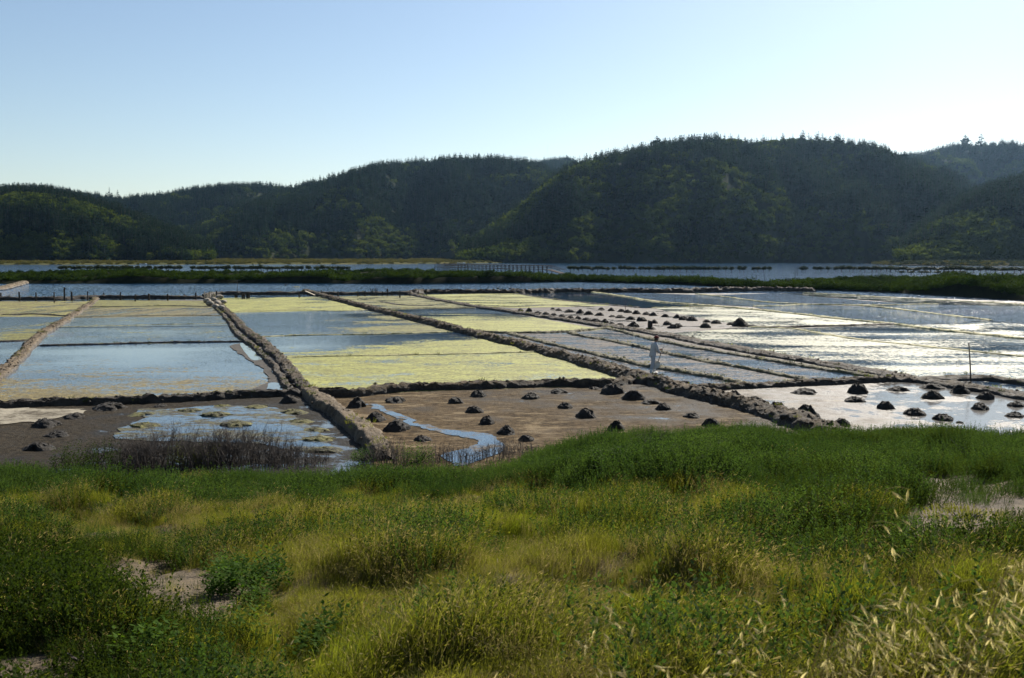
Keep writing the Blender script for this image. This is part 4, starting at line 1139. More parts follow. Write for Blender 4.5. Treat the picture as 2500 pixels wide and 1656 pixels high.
# ------------------------------------------------------------------ stakes and poles
stake_n = [0]
def stake(px, top, base, wpx, label, lean=0.0, mat='wood', sharp=True, group='stakes along the lagoon dike'):
    g = G(px, base, 0.25)
    s = np.linalg.norm(g[:2]) / F
    h = (base - top) * s; r = max(wpx * s / 2, 0.012)
    b = MB()
    n = 7
    b.tube([(0, 0, -0.6), (lean * h * .5, 0, h * .5), (lean * h, 0.02, h * 0.96), (lean * h * 1.02, 0.02, h)], [r * 1.05, r, r * 0.92, r * (0.55 if sharp else 0.85)], n)
    o = obj('wooden_stake' if h < 2 and r > 0.03 else 'thin_pole', b.mesh('wooden_stake', M[mat], False), None, g, (0, 0, rnd.uniform(-.3, .3)))
    tag(o, label, 'stake' if r > 0.03 else 'pole', group)
S5 = [(10, 265, 315, 16), (225, 258, 330, 17), (418, 262, 335, 14), (627, 262, 352, 13), (745, 208, 330, 18), (830, 253, 325, 20), (1015, 248, 318, 12), (1080, 262, 305, 7), (1202, 260, 300, 12), (1393, 258, 315, 14),
      (1562, 285, 340, 14), (1722, 273, 325, 22), (1940, 275, 330, 18), (2128, 270, 305, 14), (2262, 262, 315, 15), (2360, 285, 325, 14)]
special = {4: 'tallest thick stake on the left dike by the blue lagoon', 7: 'thin leaning stick above the left curving dike end'}
for i, (x, a, b_, w) in enumerate(S5):
    stake(x * .2112, 660 + a * .2112, 660 + b_ * .2112, w * .2112, special.get(i, 'weathered stake, %s from the left on the left lagoon dike' % ordinal(i)), 0.15 if i == 7 else rnd.uniform(-.04, .04))
S6 = [(95, 185, 225, 12, 0), (268, 172, 212, 13, -.05), (428, 178, 210, 26, 0), (480, 188, 220, 14, 0), (496, 187, 220, 14, 0), (516, 180, 218, 10, 0), (526, 181, 218, 10, 0), (537, 181, 218, 10, 0), (948, 180, 214, 9, 0), (1130, 160, 198, 9, .03),
      (1193, 183, 212, 9, 0), (1270, 173, 206, 11, 0), (1433, 175, 206, 9, 0), (1493, 168, 202, 9, 0), (1545, 152, 195, 8, -.12), (1556, 153, 195, 8, -.02), (1577, 148, 195, 8, .0), (1588, 150, 195, 8, .12),
      (1637, 173, 197, 9, 0), (1677, 153, 197, 15, 0), (1710, 173, 197, 8, 0), (1780, 172, 214, 12, -.03), (1863, 165, 202, 8, 0), (1930, 172, 196, 8, .2), (1998, 157, 194, 9, .04)]
for i, (x, a, b_, w, ln) in enumerate(S6):
    stake(450 + x * .2957, 660 + a * .2957, 660 + b_ * .2957, w * .2957, 'dark stake, %s from the left on the dike behind the yellow pans' % ordinal(i), ln)
stake(579, 687, 716, 1.3, 'thin upright pole above the dike behind the yellow pan', 0.03, group='thin poles')
stake(476, 697, 704, 1.0, 'tiny stick poking out of the left lagoon', 0.0, group='thin poles')
stake(1527, 733, 752, 1.1, 'short thin pole behind the far mud heaps', 0.0, group='thin poles')
# pole in the right pan
g = G(2371, 937); s = np.linalg.norm(g[:2]) / F
b = MB(); b.tube([(0, 0, -0.3), (-4 * s, 0, 46 * s), (-9 * s, 0, 92 * s)], [0.035, 0.03, 0.022], 7)
tag(obj('thin_pole', b.mesh('thin_pole', M['wood']), None, g), 'tall thin dark pole leaning in the glaring right pan', 'pole', 'thin poles')
# marsh stakes
for i, (x, a, b_) in enumerate([(642, 656, 668), (660, 651, 668), (665, 650, 668), (672, 651, 668), (684, 655, 668), (689, 653, 668), (1942, 655, 664), (1947, 656, 664), (1845, 672, 690), (1867, 668, 684), (2095, 668, 684), (2103, 668, 684)]):
    p = PD(x, b_, 250 if x < 1000 else 225); q = PD(x, a, 250 if x < 1000 else 225)
    b = MB(); b.tube([(0, 0, -0.8), (rnd.uniform(-.15, .15), 0, q[2] - p[2])], [0.07, 0.05], 5)
    tag(obj('marsh_stake', b.mesh('marsh_stake', M['wood']), None, p), 'thin stake, %s from the left among those standing in the marsh' % ordinal(i), 'stake', 'stakes in the marsh')
# bundle of pale stakes and boulders at the head of the central dike
for i, (x, tp) in enumerate([(500, 713), (504, 717), (508, 716), (512, 715), (516, 718), (520, 717)]):
    stake(x, tp, 729, 2.4, 'pale stake, %s from the left in the bundle at the central dike head' % ordinal(i), rnd.uniform(-.25, .25), 'wood_pale', group='pale stakes at the dike head')
def rock_mesh(seed):
    rr = np.random.RandomState(seed)
    bm = bmesh.new(); bmesh.ops.create_icosphere(bm, subdivisions=3, radius=0.5)
    for v in bm.verts:
        c = v.co
        k = 0.75 + 0.5 * float(fbm(c.x * 3 + seed, c.y * 3 + c.z * 2.1, seed, 3))
        v.co = Vector((c.x * k * 1.2, c.y * k, c.z * k * 0.72))
    me = bpy.data.meshes.new('boulder'); bm.to_mesh(me); bm.free(); me.materials.append(M['stone'])
    me.polygons.foreach_set('use_smooth', np.ones(len(me.polygons), bool)); return me
RM = [rock_mesh(i) for i in range(4)]
for i, (x, y, w) in enumerate([(536, 726, 15), (505, 735, 17), (522, 733, 16), (512, 742, 18), (530, 741, 18), (545, 738, 14), (527, 749, 16), (540, 752, 15)]):
    p = G(x, y, 0.25); s = np.linalg.norm(p[:2]) / F
    tag(obj('boulder', RM[i % 4], None, p + np.array([0, 0, 0.05]), (0, 0, i * 1.3), w * s), 'pale boulder, %s among the stones at the central dike head' % ordinal(i), 'boulder', 'stones at the dike head')
# plank by the third dike head
g = G(757, 716, 0.5); b = MB(); b.box((0, 0, 0), (1.7, 0.35, 0.08), -0.4, 0.35)
tag(obj('plank', b.mesh('plank', M['wood_pale']), None, g), 'tilted pale plank at the head of the thick dike', 'plank')
# stump on a mound
g = G(1588, 805)
b = MB(); s = np.linalg.norm(g[:2]) / F
b.tube([(0, 0, -0.1), (0, 0, 0.06), (0.01, 0, 0.14), (0.0, 0, 0.62), (0.02, 0, 0.68)], [0.30, 0.26, 0.20, 0.19, 0.17], 10)
st = empty('wooden_stump', g + np.array([0, .25, 0])); tag(st, 'dark upright wooden stump among the far mud heaps', 'stump')
obj('post', b.mesh('post', M['heap']), st)
obj('mud_base', heap_mesh(77, 0.22, M['heap']), st, (0, 0, 0), None, 0.95)
# log on the thick dike
g = G(1668, 947, 0.0); b = MB(); b.tube([(-.25, 0, 0.1), (0, .02, 0.11), (.28, 0, 0.1)], [.07, .08, .06], 7)
tag(obj('log', b.mesh('log', M['wood']), None, g + np.array([0, 0, 0.12])), 'short dark log lying on the thick dike', 'log')

# ------------------------------------------------------------------ boats, ducks
M['boat'] = simple_mat('white_boat_paint', (0.62, 0.62, 0.60), (0.8, 0.8, 0.78), 0.5)
def boat(px, py, wpx, label):
    g = G(px, py, -0.1); L = wpx * np.linalg.norm(g[:2]) / F
    e = empty('rowing_boat', g, rnd.uniform(-.15, .15)); tag(e, label, 'boat', 'white boats on the far shore')
    n = 11; V = []
    for i in range(n):
        t = i / (n - 1) * 2 - 1
        hw = 0.17 * L * math.sqrt(max(0.0, 1 - abs(t) ** 2.6)) + 0.004
        zz = 0.11 * L + 0.05 * L * t * t
        for a in (-1, -0.8, 0, 0.8, 1):
            V.append((t * L / 2, a * hw, zz if abs(a) == 1 else (0.03 * L if a else -0.02 * L)))
    f = [(i * 5 + j, i * 5 + j + 1, (i + 1) * 5 + j + 1, (i + 1) * 5 + j) for i in range(n - 1) for j in range(4)]
    hull = obj('hull', mesh_from('hull', V, f, True, M['boat']), e)
    for sx_ in (-0.2, 0.12):
        b = MB(); b.box((sx_ * L, 0, 0.085 * L), (0.07 * L, 0.27 * L, 0.02 * L)); obj('thwart', b.mesh('thwart', M['wood_pale']), e)
    b = MB(); b.box((0.30 * L, 0, 0.14 * L), (0.16 * L, 0.2 * L, 0.09 * L)); obj('bow_cover', b.mesh('bow_cover', M['boat']), e)
boat(350, 646.5, 17, 'small white boat on the far shore below the left hills')
boat(1126, 644.5, 20, 'white boat on the far shore behind the jetty')
boat(1535, 641, 17, 'white boat on the far shore below the broad hill')
boat(1492, 641, 9, 'tiny white boat left of the boat below the broad hill')
M['duck'] = simple_mat('dark_plumage', (0.02, 0.018, 0.015), (0.07, 0.06, 0.05), 0.7)
def duck(px, py, label, rz):
    g = G(px, py, -0.12)
    V = []; n = 12
    prof = [(-.34, .02, .16), (-.28, .06, .13), (-.15, .12, .09), (0, .14, .08), (.13, .12, .09), (.2, .07, .13), (.22, .05, .2), (.24, .045, .28), (.27, .055, .34), (.32, .045, .35), (.37, .018, .335), (.42, .012, .325)]
    for (x, r, z) in prof:
        for k in range(n):
            a = 2 * math.pi * k / n; V.append((x, r * math.cos(a), z + r * 0.8 * math.sin(a)))
    f = [(i * n + k, i * n + (k + 1) % n, (i + 1) * n + (k + 1) % n, (i + 1) * n + k) for i in range(len(prof) - 1) for k in range(n)] + [tuple(range(n))[::-1], tuple((len(prof) - 1) * n + k for k in range(n))]
    tag(obj('duck', mesh_from('duck', V, f, True, M['duck']), None, g, (0, 0, rz), 1.1), label, 'duck', 'water birds on the lagoon')
duck(1216, 705, 'left of two dark ducks swimming on the lagoon', 0.1)
duck(1245, 705, 'right of two dark ducks swimming on the lagoon', 3.0)
duck(698, 697, 'lone dark duck on the blue lagoon left of centre', 0.2)
g = G(722, 701, -0.12)
tag(obj('floating_weed', heap_mesh(90, 0.08, M['heap_weed']), None, g, None, 1.5), 'small raft of floating weed on the lagoon', 'weed raft')

# ------------------------------------------------------------------ the worker
def skin(name, parts, mat, parent, root=0, sub=2):
    """parts: dict name -> (co, (rx, ry)); edges list"""
    nodes, edges = parts
    keys = list(nodes)
    me = bpy.data.meshes.new(name)
    me.from_pydata([nodes[k][0] for k in keys], [(keys.index(a), keys.index(b)) for a, b in edges], [])
    o = obj(name, me, parent)
    md = o.modifiers.new('skin', 'SKIN'); md.use_smooth_shade = True; md.branch_smoothing = 0.3
    sv = me.skin_vertices[0].data
    for i, k in enumerate(keys):
        r = nodes[k][1]; sv[i].radius = (r, r) if np.isscalar(r) else r
        sv[i].use_root = (i == root)
    s = o.modifiers.new('sub', 'SUBSURF'); s.levels = sub; s.render_levels = sub
    me.materials.append(mat)
    return o
M['skin'] = simple_mat('tanned_skin', (0.20, 0.11, 0.07), (0.26, 0.15, 0.10), 0.55, 20, bump=0.05)
M['shirt'] = simple_mat('pale_work_shirt', (0.36, 0.36, 0.37), (0.46, 0.46, 0.46), 0.9, 14, bump=0.5, bdist=0.02)
M['trousers'] = simple_mat('pale_work_trousers', (0.33, 0.33, 0.34), (0.42, 0.42, 0.42), 0.9, 12, bump=0.5, bdist=0.02)
M['boots'] = simple_mat('white_rubber_boot', (0.5, 0.49, 0.46), (0.68, 0.67, 0.63), 0.4, 8)
M['cap'] = simple_mat('dark_red_cap_cloth', (0.10, 0.014, 0.014), (0.14, 0.02, 0.02), 0.85, 20)
M['eye'] = simple_mat('dark_eye', (0.01, 0.01, 0.01), (0.02, 0.015, 0.01), 0.2)
M['hair'] = simple_mat('dark_hair', (0.015, 0.012, 0.01), (0.03, 0.025, 0.02), 0.6)
pg = G(1594, 913)
per = empty('person', (pg[0], pg[1], 0.0), R(18))
per.scale = (1.04,) * 3
tag(per, 'worker in pale shirt, trousers and dark red cap walking with a shovel', 'person')
N = {'pelvis': ((-.02, 0, .95), (.10, .12)), 'waist': ((0, 0, 1.10), (.09, .11)), 'chest': ((.06, 0, 1.32), (.10, .13)), 'neckb': ((.10, 0, 1.47), .065), 'neck': ((.14, 0, 1.53), .055),
     'jaw': ((.18, 0, 1.59), (.07, .075)), 'head': ((.175, 0, 1.67), (.095, .08)), 'crown': ((.165, 0, 1.745), (.07, .065)), 'nose': ((.275, 0, 1.635), .018), 'earL': ((.17, .095, 1.65), .018), 'earR': ((.17, -.095, 1.65), .018)}
E = [('pelvis', 'waist'), ('waist', 'chest'), ('chest', 'neckb'), ('neckb', 'neck'), ('neck', 'jaw'), ('jaw', 'head'), ('head', 'crown'), ('head', 'nose'), ('head', 'earL'), ('head', 'earR')]
def limb(tagn, pts):
    prev = None
    for nm, co, r, par in pts:
        N[nm + tagn] = (co, r); E.append((par if par in N else par + tagn, nm + tagn))
limb('R', [('sh', (.06, -.18, 1.40), .05, 'chest'), ('el', (.10, -.27, 1.14), .052, 'sh'), ('wr', (.27, -.20, .99), .036, 'el'), ('pm', (.33, -.165, .97), (.042, .03), 'wr')])
limb('L', [('sh', (.06, .18, 1.40), .05, 'chest'), ('el', (.22, .26, 1.17), .052, 'sh'), ('wr', (.38, .07, 1.13), .036, 'el'), ('pm', (.43, .01, 1.14), (.042, .03), 'wr')])
limb('R', [('hip', (-.03, -.10, .90), .10, 'pelvis'), ('kn', (-.06, -.11, .50), .065, 'hip'), ('an', (-.16, -.11, .13), .045, 'kn'), ('he', (-.17, -.11, .06), .045, 'an'), ('to', (.02, -.12, .04), .036, 'he')])
limb('L', [('hip', (-.01, .10, .90), .10, 'pelvis'), ('kn', (.13, .11, .52), .065, 'hip'), ('an', (.12, .11, .10), .045, 'kn'), ('he', (.11, .11, .03), .045, 'an'), ('to', (.29, .12, .02), .036, 'he')])
HD = {'R': ((.33, -.165, .97), (.30, -.12, .95)), 'L': ((.43, .01, 1.14), (.41, -.06, 1.11))}
shT, shB = np.array([.50, -.075, 1.28]), np.array([.20, -.125, .60])
for s_ in ('R', 'L'):
    pm = np.array(N['pm' + s_][0]); axd = (shT - shB) / np.linalg.norm(shT - shB)
    tq = ((pm - shB) @ axd); on = shB + axd * tq
    side_v = on - pm; side_v = side_v / (np.linalg.norm(side_v) + 1e-6)
    out_v = np.cross(axd, side_v)
    for k, f_ in enumerate(('index', 'middle', 'ring', 'little')):
        o0 = axd * (0.033 - 0.022 * k); ln = (0.9, 1.0, 0.95, 0.8)[k]
        a = pm + o0 + out_v * .02; b2 = pm + o0 + side_v * .03 * ln + out_v * .035; c2 = pm + o0 + side_v * .062 * ln + out_v * .018
        N[f_ + 'a' + s_] = (tuple(a), .010); N[f_ + 'b' + s_] = (tuple(b2), .009); N[f_ + 'c' + s_] = (tuple(c2), .008)
        E += [('pm' + s_, f_ + 'a' + s_), (f_ + 'a' + s_, f_ + 'b' + s_), (f_ + 'b' + s_, f_ + 'c' + s_)]
    a = pm + axd * .03 - out_v * .025; b2 = pm + axd * .05 + side_v * .035 - out_v * .03
    N['thumba' + s_] = (tuple(a), .011); N['thumbb' + s_] = (tuple(b2), .010)
    E += [('pm' + s_, 'thumba' + s_), ('thumba' + s_, 'thumbb' + s_)]
skin('body', (N, E), M['skin'], per)
def rings(b, rr, n=16, cap=(False, False), fold=0.0):
    """loft of horizontal-ish elliptic rings: (centre, radius along x, radius along y)"""
    V = []
    for q, (c, rx, ry) in enumerate(rr):
        for k in range(n):
            a = 2 * math.pi * k / n
            m = 1 + fold * math.sin(3 * a + q * 1.7) + fold * 0.6 * math.sin(5 * a - q * 2.3)
            V.append((c[0] + rx * m * math.cos(a), c[1] + ry * m * math.sin(a), c[2]))
    f = [(i * n + k, i * n + (k + 1) % n, (i + 1) * n + (k + 1) % n, (i + 1) * n + k) for i in range(len(rr) - 1) for k in range(n)]
    if cap[0]: f.append(tuple(range(n))[::-1])
    if cap[1]: f.append(tuple((len(rr) - 1) * n + k for k in range(n)))
    b.add(V, f)
def cloth_obj(name, b, mat):
    o = obj(name, b.mesh(name, mat, True), per)
    sb = o.modifiers.new('sub', 'SUBSURF'); sb.levels = 1; sb.render_levels = 1
    return o
b = MB()
rings(b, [((-.04, 0, .80), .165, .205), ((-.035, 0, .86), .16, .20), ((-.02, 0, .97), .15, .185), ((0, 0, 1.10), .145, .175), ((.03, 0, 1.24), .15, .19), ((.05, 0, 1.35), .145, .20), ((.07, 0, 1.43), .115, .165), ((.095, 0, 1.485), .075, .09), ((.11, 0, 1.51), .066, .07)], 18, (True, True), .035)
for sd_, kk in ((-1, 'R'), (1, 'L')):
    S_, E_, W_ = (Vector(N[q + kk][0]) for q in ('sh', 'el', 'wr'))
    S0 = S_ + Vector((-.01, -sd_ * .06, .0))
    b.tube([S0, S_, S_.lerp(E_, .5), E_, E_.lerp(W_, .5), E_.lerp(W_, .92)], [.082, .088, .078, .072, .062, .055], 12)
cloth_obj('shirt', b, M['shirt'])
b = MB()
rings(b, [((-.03, 0, 1.02), .13, .165), ((-.03, 0, .92), .145, .175), ((-.02, 0, .84), .13, .17), ((-.01, 0, .78), .06, .12)], 16, (True, True))
for kk in ('R', 'L'):
    H_, K_, A_ = (Vector(N[q + kk][0]) for q in ('hip', 'kn', 'an'))
    b.tube([H_ + Vector((0, 0, .02)), H_.lerp(K_, .3), H_.lerp(K_, .7), K_, K_.lerp(A_, .4), K_.lerp(A_, .8)], [.115, .112, .098, .09, .088, .088], 12)
cloth_obj('trousers', b, M['trousers'])
for kk in ('R', 'L'):
    A_, H2, T_ = (Vector(N[q + kk][0]) for q in ('an', 'he', 'to')); K_ = Vector(N['kn' + kk][0])
    b = MB(); b.tube([A_.lerp(K_, .42), A_.lerp(K_, .2), A_, H2 + Vector((-.01, 0, .0))], [.075, .068, .062, .06], 12)
    b.tube([H2 + Vector((-.06, 0, .0)), H2, H2.lerp(T_, .5), T_, T_ + Vector((.05, 0, 0))], [.035, .058, .052, .05, .025], 12)
    cloth_obj('boot', b, M['boots'])
# cap: dome and brim
V = []; f = []; n = 16
for i in range(6):
    a = i / 5 * math.pi / 2
    for k in range(n):
        b2 = 2 * math.pi * k / n; V.append((.165 + .118 * math.cos(a) * math.cos(b2) * 1.08, .105 * math.cos(a) * math.sin(b2), 1.70 + .115 * math.sin(a)))
for i in range(5):
    for k in range(n): f.append((i * n + k, i * n + (k + 1) % n, (i + 1) * n + (k + 1) % n, (i + 1) * n + k))
cp = obj('cap', mesh_from('cap', V, f, True, M['cap']), per)
sd = cp.modifiers.new('thick', 'SOLIDIFY'); sd.thickness = 0.008
V = []; f = []
for k in range(7):
    a = (k / 6 - .5) * 2.0; V.append((.165 + .122 * math.cos(a), .105 * math.sin(a), 1.705)); V.append((.165 + .21 * math.cos(a * .7), .09 * math.sin(a), 1.69))
for k in range(6): f.append((2 * k, 2 * k + 1, 2 * k + 3, 2 * k + 2))
br_ = obj('brim', mesh_from('brim', V, f, True, M['cap']), cp)
sd = br_.modifiers.new('thick', 'SOLIDIFY'); sd.thickness = 0.008
for sg in (-1, 1):
    bm = bmesh.new(); bmesh.ops.create_uvsphere(bm, u_segments=8, v_segments=6, radius=0.012)
    me = bpy.data.meshes.new('eye'); bm.to_mesh(me); bm.free(); me.materials.append(M['eye']); obj('eye', me, per, (.262, sg * .035, 1.665))
b = MB(); b.tube([(.262, -.025, 1.595), (.268, 0, 1.594), (.262, .025, 1.595)], .007, 5); obj('mouth', b.mesh('mouth', simple_mat('lips', (.16, .06, .05), (.2, .08, .06), .5)), per)
V = []; f = []; n = 12
for i in range(4):
    zz = 1.60 + .035 * i
    for k in range(n):
        a = math.pi * (0.45 + 1.1 * k / (n - 1)); V.append((.165 + .112 * math.cos(a), .098 * math.sin(a), zz))
for i in range(3):
    for k in range(n - 1): f.append((i * n + k, i * n + k + 1, (i + 1) * n + k + 1, (i + 1) * n + k))
hr = obj('hair', mesh_from('hair', V, f, True, M['hair']), per); sd = hr.modifiers.new('thick', 'SOLIDIFY'); sd.thickness = 0.012
# shovel (held): own thing
sv = empty('shovel', (pg[0], pg[1], 0.0), R(18)); sv.scale = (1.04,) * 3; tag(sv, 'pale long-handled shovel held by the worker', 'shovel')
b = MB(); b.tube([tuple(shB - (shT - shB) * .05), tuple((shT + shB) / 2), tuple(shT)], [.021, .019, .018], 8); obj('handle', b.mesh('handle', M['wood_pale']), sv)
axd = (shB - shT) / np.linalg.norm(shB - shT); sdv = np.array([.75, -.6, 0]); sdv -= axd * (sdv @ axd); sdv /= np.linalg.norm(sdv); nv = np.cross(axd, sdv)
V = []; 
for i, (t, w) in enumerate([(0, .05), (.04, .13), (.14, .15), (.26, .145), (.34, .09), (.37, .01)]):
    for a in (-1, -.5, 0, .5, 1): V.append(tuple(shB + axd * t + sdv * a * w + nv * (.03 * a * a - .02)))
f = [(i * 5 + j, i * 5 + j + 1, (i + 1) * 5 + j + 1, (i + 1) * 5 + j) for i in range(5) for j in range(4)]
bl = obj('blade', mesh_from('blade', V, f, True, simple_mat('worn_pale_shovel_blade', (.40, .37, .30), (.56, .53, .45), .5)), sv); sd = bl.modifiers.new('thick', 'SOLIDIFY'); sd.thickness = .006

# ------------------------------------------------------------------ foreground vegetation
M['grass_green'] = leaf_mat('green_grass', (0.060, 0.092, 0.010), (0.150, 0.180, 0.022), 0.6, 0.6, 0.7, (1.3, 1.2, 0.5), 0.08)
M['grass_dry'] = leaf_mat('dry_grass', (0.18, 0.160, 0.075), (0.33, 0.29, 0.145), 0.55, 0.6, 0.7, (1.15, 1.05, 0.7), 0.08)
M['grass_olive'] = leaf_mat('olive_grass', (0.080, 0.104, 0.016), (0.190, 0.198, 0.040), 0.6, 0.5, 0.7, (1.2, 1.12, 0.5), 0.08)
M['salt_bush'] = leaf_mat('saltbush_leaves', (0.018, 0.042, 0.013), (0.062, 0.100, 0.029), 0.45, 0.4, 0.8, (1.25, 1.25, 0.55), 0.04)
M['salt_dark'] = leaf_mat('dark_herb_leaves', (0.014, 0.028, 0.006), (0.044, 0.066, 0.013), 0.45, 0.5, 0.8, (1.3, 1.25, 0.5), 0.04)
M['weed'] = leaf_mat('bright_weed_leaves', (0.030, 0.074, 0.008), (0.072, 0.130, 0.014), 0.55, 1.0, 0.7, (1.3, 1.25, 0.4), 0.06)
M['twig'] = simple_mat('dead_twigs', (0.022, 0.017, 0.015), (0.07, 0.055, 0.045), 0.9, 12)
M['oat'] = leaf_mat('oat_spikelets', (0.42, 0.38, 0.20), (0.56, 0.51, 0.30), 0.65, 2.0, 0.8, (1.05, 1.0, 0.75), 0.05)

def grass_geo(seed, nb, H, spread, wid, bend=0.5, heads=0.0, headlen=0.05):
    rr = np.random.RandomState(seed); V = []; Fc = []; mi = []
    for k in range(nb):
        a = rr.uniform(0, 6.28); rad = spread * math.sqrt(rr.uniform(0, 1))
        p = np.array([rad * math.cos(a), rad * math.sin(a), -0.02])
        h = H * rr.uniform(0.5, 1.1); az = rr.uniform(0, 6.28)
        d = np.array([math.cos(az), math.sin(az), 0]) * rr.uniform(0.1, 1.0) * bend + np.array([0.16, -0.05, 0])
        s = np.array([-math.sin(az + rr.uniform(-.8, .8)), math.cos(az), 0]); w = wid * rr.uniform(0.6, 1.3)
        b = len(V)
        for t in (0, 0.4, 0.75):
            q = p + np.array([0, 0, h * t * (1 - 0.18 * t * t)]) + d * h * t * t
            V.append(tuple(q - s * w * (1 - t * .5) / 2)); V.append(tuple(q + s * w * (1 - t * .5) / 2))
        tip = p + np.array([0, 0, h * 0.82]) + d * h
        V.append(tuple(tip))
        Fc += [(b, b + 1, b + 3, b + 2), (b + 2, b + 3, b + 5, b + 4), (b + 4, b + 5, b + 6)]; mi += [0, 0, 0]
        if rr.uniform() < heads:
            dd = d * 1.3 + np.array([0, 0, 0.35])
            for _ in range(2):
                n0 = len(Fc); card(V, Fc, tip, rdir(rr), dd, headlen * rr.uniform(.7, 1.3), headlen * 0.16); mi += [1] * (len(Fc) - n0)
    return V, Fc, mi
def herb_geo(seed, ns, H, spread, leaf, nl=18):
    rr = np.random.RandomState(seed); V = []; Fc = []
    for k in range(ns):
        a = rr.uniform(0, 6.28); rad = spread * math.sqrt(rr.uniform(0, 1))
        p = np.array([rad * math.cos(a), rad * math.sin(a), 0]); h = H * rr.uniform(0.55, 1.1) * (1 - 0.35 * rad / spread)
        ln = np.array([math.cos(a), math.sin(a), 0]) * 0.35 * rad / spread + rr.normal(size=3) * 0.10; ln[2] = 0
        for j in range(nl):
            t = 0.12 + 0.88 * (j + rr.uniform()) / nl
            q = p + np.array([0, 0, h * t]) + ln * h * t
            d = rdir(rr); d[2] = abs(d[2]) * 0.8 + 0.25
            card(V, Fc, q, rdir(rr), d, leaf * rr.uniform(0.6, 1.3) * (1.15 - 0.5 * t), leaf * rr.uniform(.3, .5))
    return V, Fc
def weed_geo(seed, ns, H, spread, leaf):
    rr = np.random.RandomState(seed); V = []; Fc = []
    for k in range(ns):
        a = rr.uniform(0, 6.28); rad = spread * math.sqrt(rr.uniform(0, 1))
        p = np.array([rad * math.cos(a), rad * math.sin(a), 0]); h = H * rr.uniform(.5, 1.1)
        for j in range(12):
            t = 0.15 + 0.85 * j / 12; az = j * 2.4 + rr.uniform(-.4, .4)
            d = np.array([math.cos(az), math.sin(az), rr.uniform(0.1, 0.7)])
            card(V, Fc, p + np.array([0, 0, h * t]), np.array([-math.cos(az) * .5, -math.sin(az) * .5, 1.0]) + .3 * rdir(rr), d, leaf * (1.2 - .6 * t) * rr.uniform(.8, 1.2), leaf * .36)
    return V, Fc

gp = []
for s in range(5):
    V, Fc, mi = grass_geo(500 + s, 80, 0.30, 0.17, 0.0040, 0.5); gp.append(proto('g', V, Fc, [M['grass_green']]))            # 0-4
for s in range(5):
    V, Fc, mi = grass_geo(520 + s, 80, 0.34, 0.17, 0.0034, 0.6, 0.35, 0.035); gp.append(proto('g', V, Fc, [M['grass_olive'], M['grass_olive']], mi))   # 5-9
for s in range(5):
    V, Fc, mi = grass_geo(540 + s, 75, 0.33, 0.18, 0.0030, 0.8, 0.5, 0.04); gp.append(proto('g', V, Fc, [M['grass_dry'], M['grass_dry']], mi))     # 10-14
hp = []
for s in range(5):
    V, Fc = herb_geo(560 + s, 26, 0.42, 0.24, 0.026, 30); hp.append(proto('h', V, Fc, [M['salt_bush']]))
for s in range(4):
    V, Fc = herb_geo(580 + s, 26, 0.34, 0.22, 0.024, 26); hp.append(proto('h', V, Fc, [M['salt_dark']]))
wp = []
for s in range(4):
    V, Fc = weed_geo(600 + s, 9, 0.30, 0.16, 0.07); wp.append(proto('w', V, Fc, [M['weed']]))

def sample_slope(n):
    """points on the slope inside the view, denser towards the camera"""
    y = 4.2 + (31.5 - 4.2) * rng.uniform(0, 1, n) ** 1.25
    x = rng.uniform(-1, 1, n) * (y * 0.56 + 0.8)
    z = bank_h(x, y)
    keep = y < edge_y(x) + 0.1
    P = np.stack([x, y, z], -1)[keep]
    px, py = to_px(P)
    return P, px, py
def bare(px, py, P):
    b = np.zeros(len(px))
    wob = (fbm(P[:, 0] * 1.6, P[:, 1] * 1.6, 131, 3) - 0.5) * 0.8
    for cx, cy, rx, ry in BARE:
        r = np.sqrt(((px - cx) / rx) ** 2 + ((py - cy) / ry) ** 2) + wob
        b = np.maximum(b, 1 - sstep(0.75, 1.05, r))
    return b
P, px, py = sample_slope(52000)
nb = bare(px, py, P)
keep = rng.uniform(0, 1, len(P)) > nb * 0.93
P, px, py = P[keep], px[keep], py[keep]
n1 = fbm(P[:, 0] * 0.35, P[:, 1] * 0.35, 141, 3); n2 = fbm(P[:, 0] * 1.1, P[:, 1] * 1.1, 151, 3)
u = rng.uniform(0, 1, len(P))
# band of saltbush along the pans (upper part of the slope in the picture)
band_y = np.interp(px, [0, 300, 700, 1200, 1500, 1700, 2100, 2500], [1185, 1190, 1215, 1205, 1180, 1190, 1225, 1220])
salt = 1 - sstep(-25, 45, py - band_y + 15 + 110 * (n1 - .5) * 2)
leftdark = sstep(650, 250, px) * sstep(1300, 1400, py)
rightdark = sstep(1750, 2050, px) * (1 - sstep(1380, 1470, py))
herb_p = np.clip(salt * 0.95 + leftdark * 0.55 + rightdark * 0.4 + 0.06 * sstep(.5, .62, n2), 0, 0.97)
herb_p = herb_p * (1 - 0.85 * sstep(1390, 1460, py) * sstep(650, 800, px))
is_herb = u < herb_p
dry_p = np.clip(0.22 + 0.75 * sstep(.46, .62, n1) - 0.2 * sstep(1500, 1650, py) * (px < 900), 0.05, .85) * (1 - salt)
v = rng.uniform(0, 1, len(P))
gi = ~is_herb
kind = np.where(v < dry_p * 0.34, 10, np.where(v < 0.34 + dry_p * 0.7, 5, 0)) + rng.randint(0, 5, len(P))
mound = (0.30 + 0.85 * sstep(.25, .75, n2)) * (1 - 0.45 * nb[keep])
n = gi.sum()
o = scatter('slope_grass', gp, P[gi], rng.uniform(-1.2, 1.2, n), mound[gi] * rng.uniform(.7, 1.2, n), kind[gi], szvar=rng.uniform(.8, 1.2, n))
tag(o, 'mixed green and dry grass covering the foreground slope', 'grass', kind='stuff')
hi = is_herb
n = hi.sum()
dark = np.clip(leftdark + 0.6 * rightdark + 0.35 * (1 - salt), 0, 1)[hi]
hk = np.where(rng.uniform(0, 1, n) < dark, 5 + rng.randint(0, 4, n), rng.randint(0, 5, n))
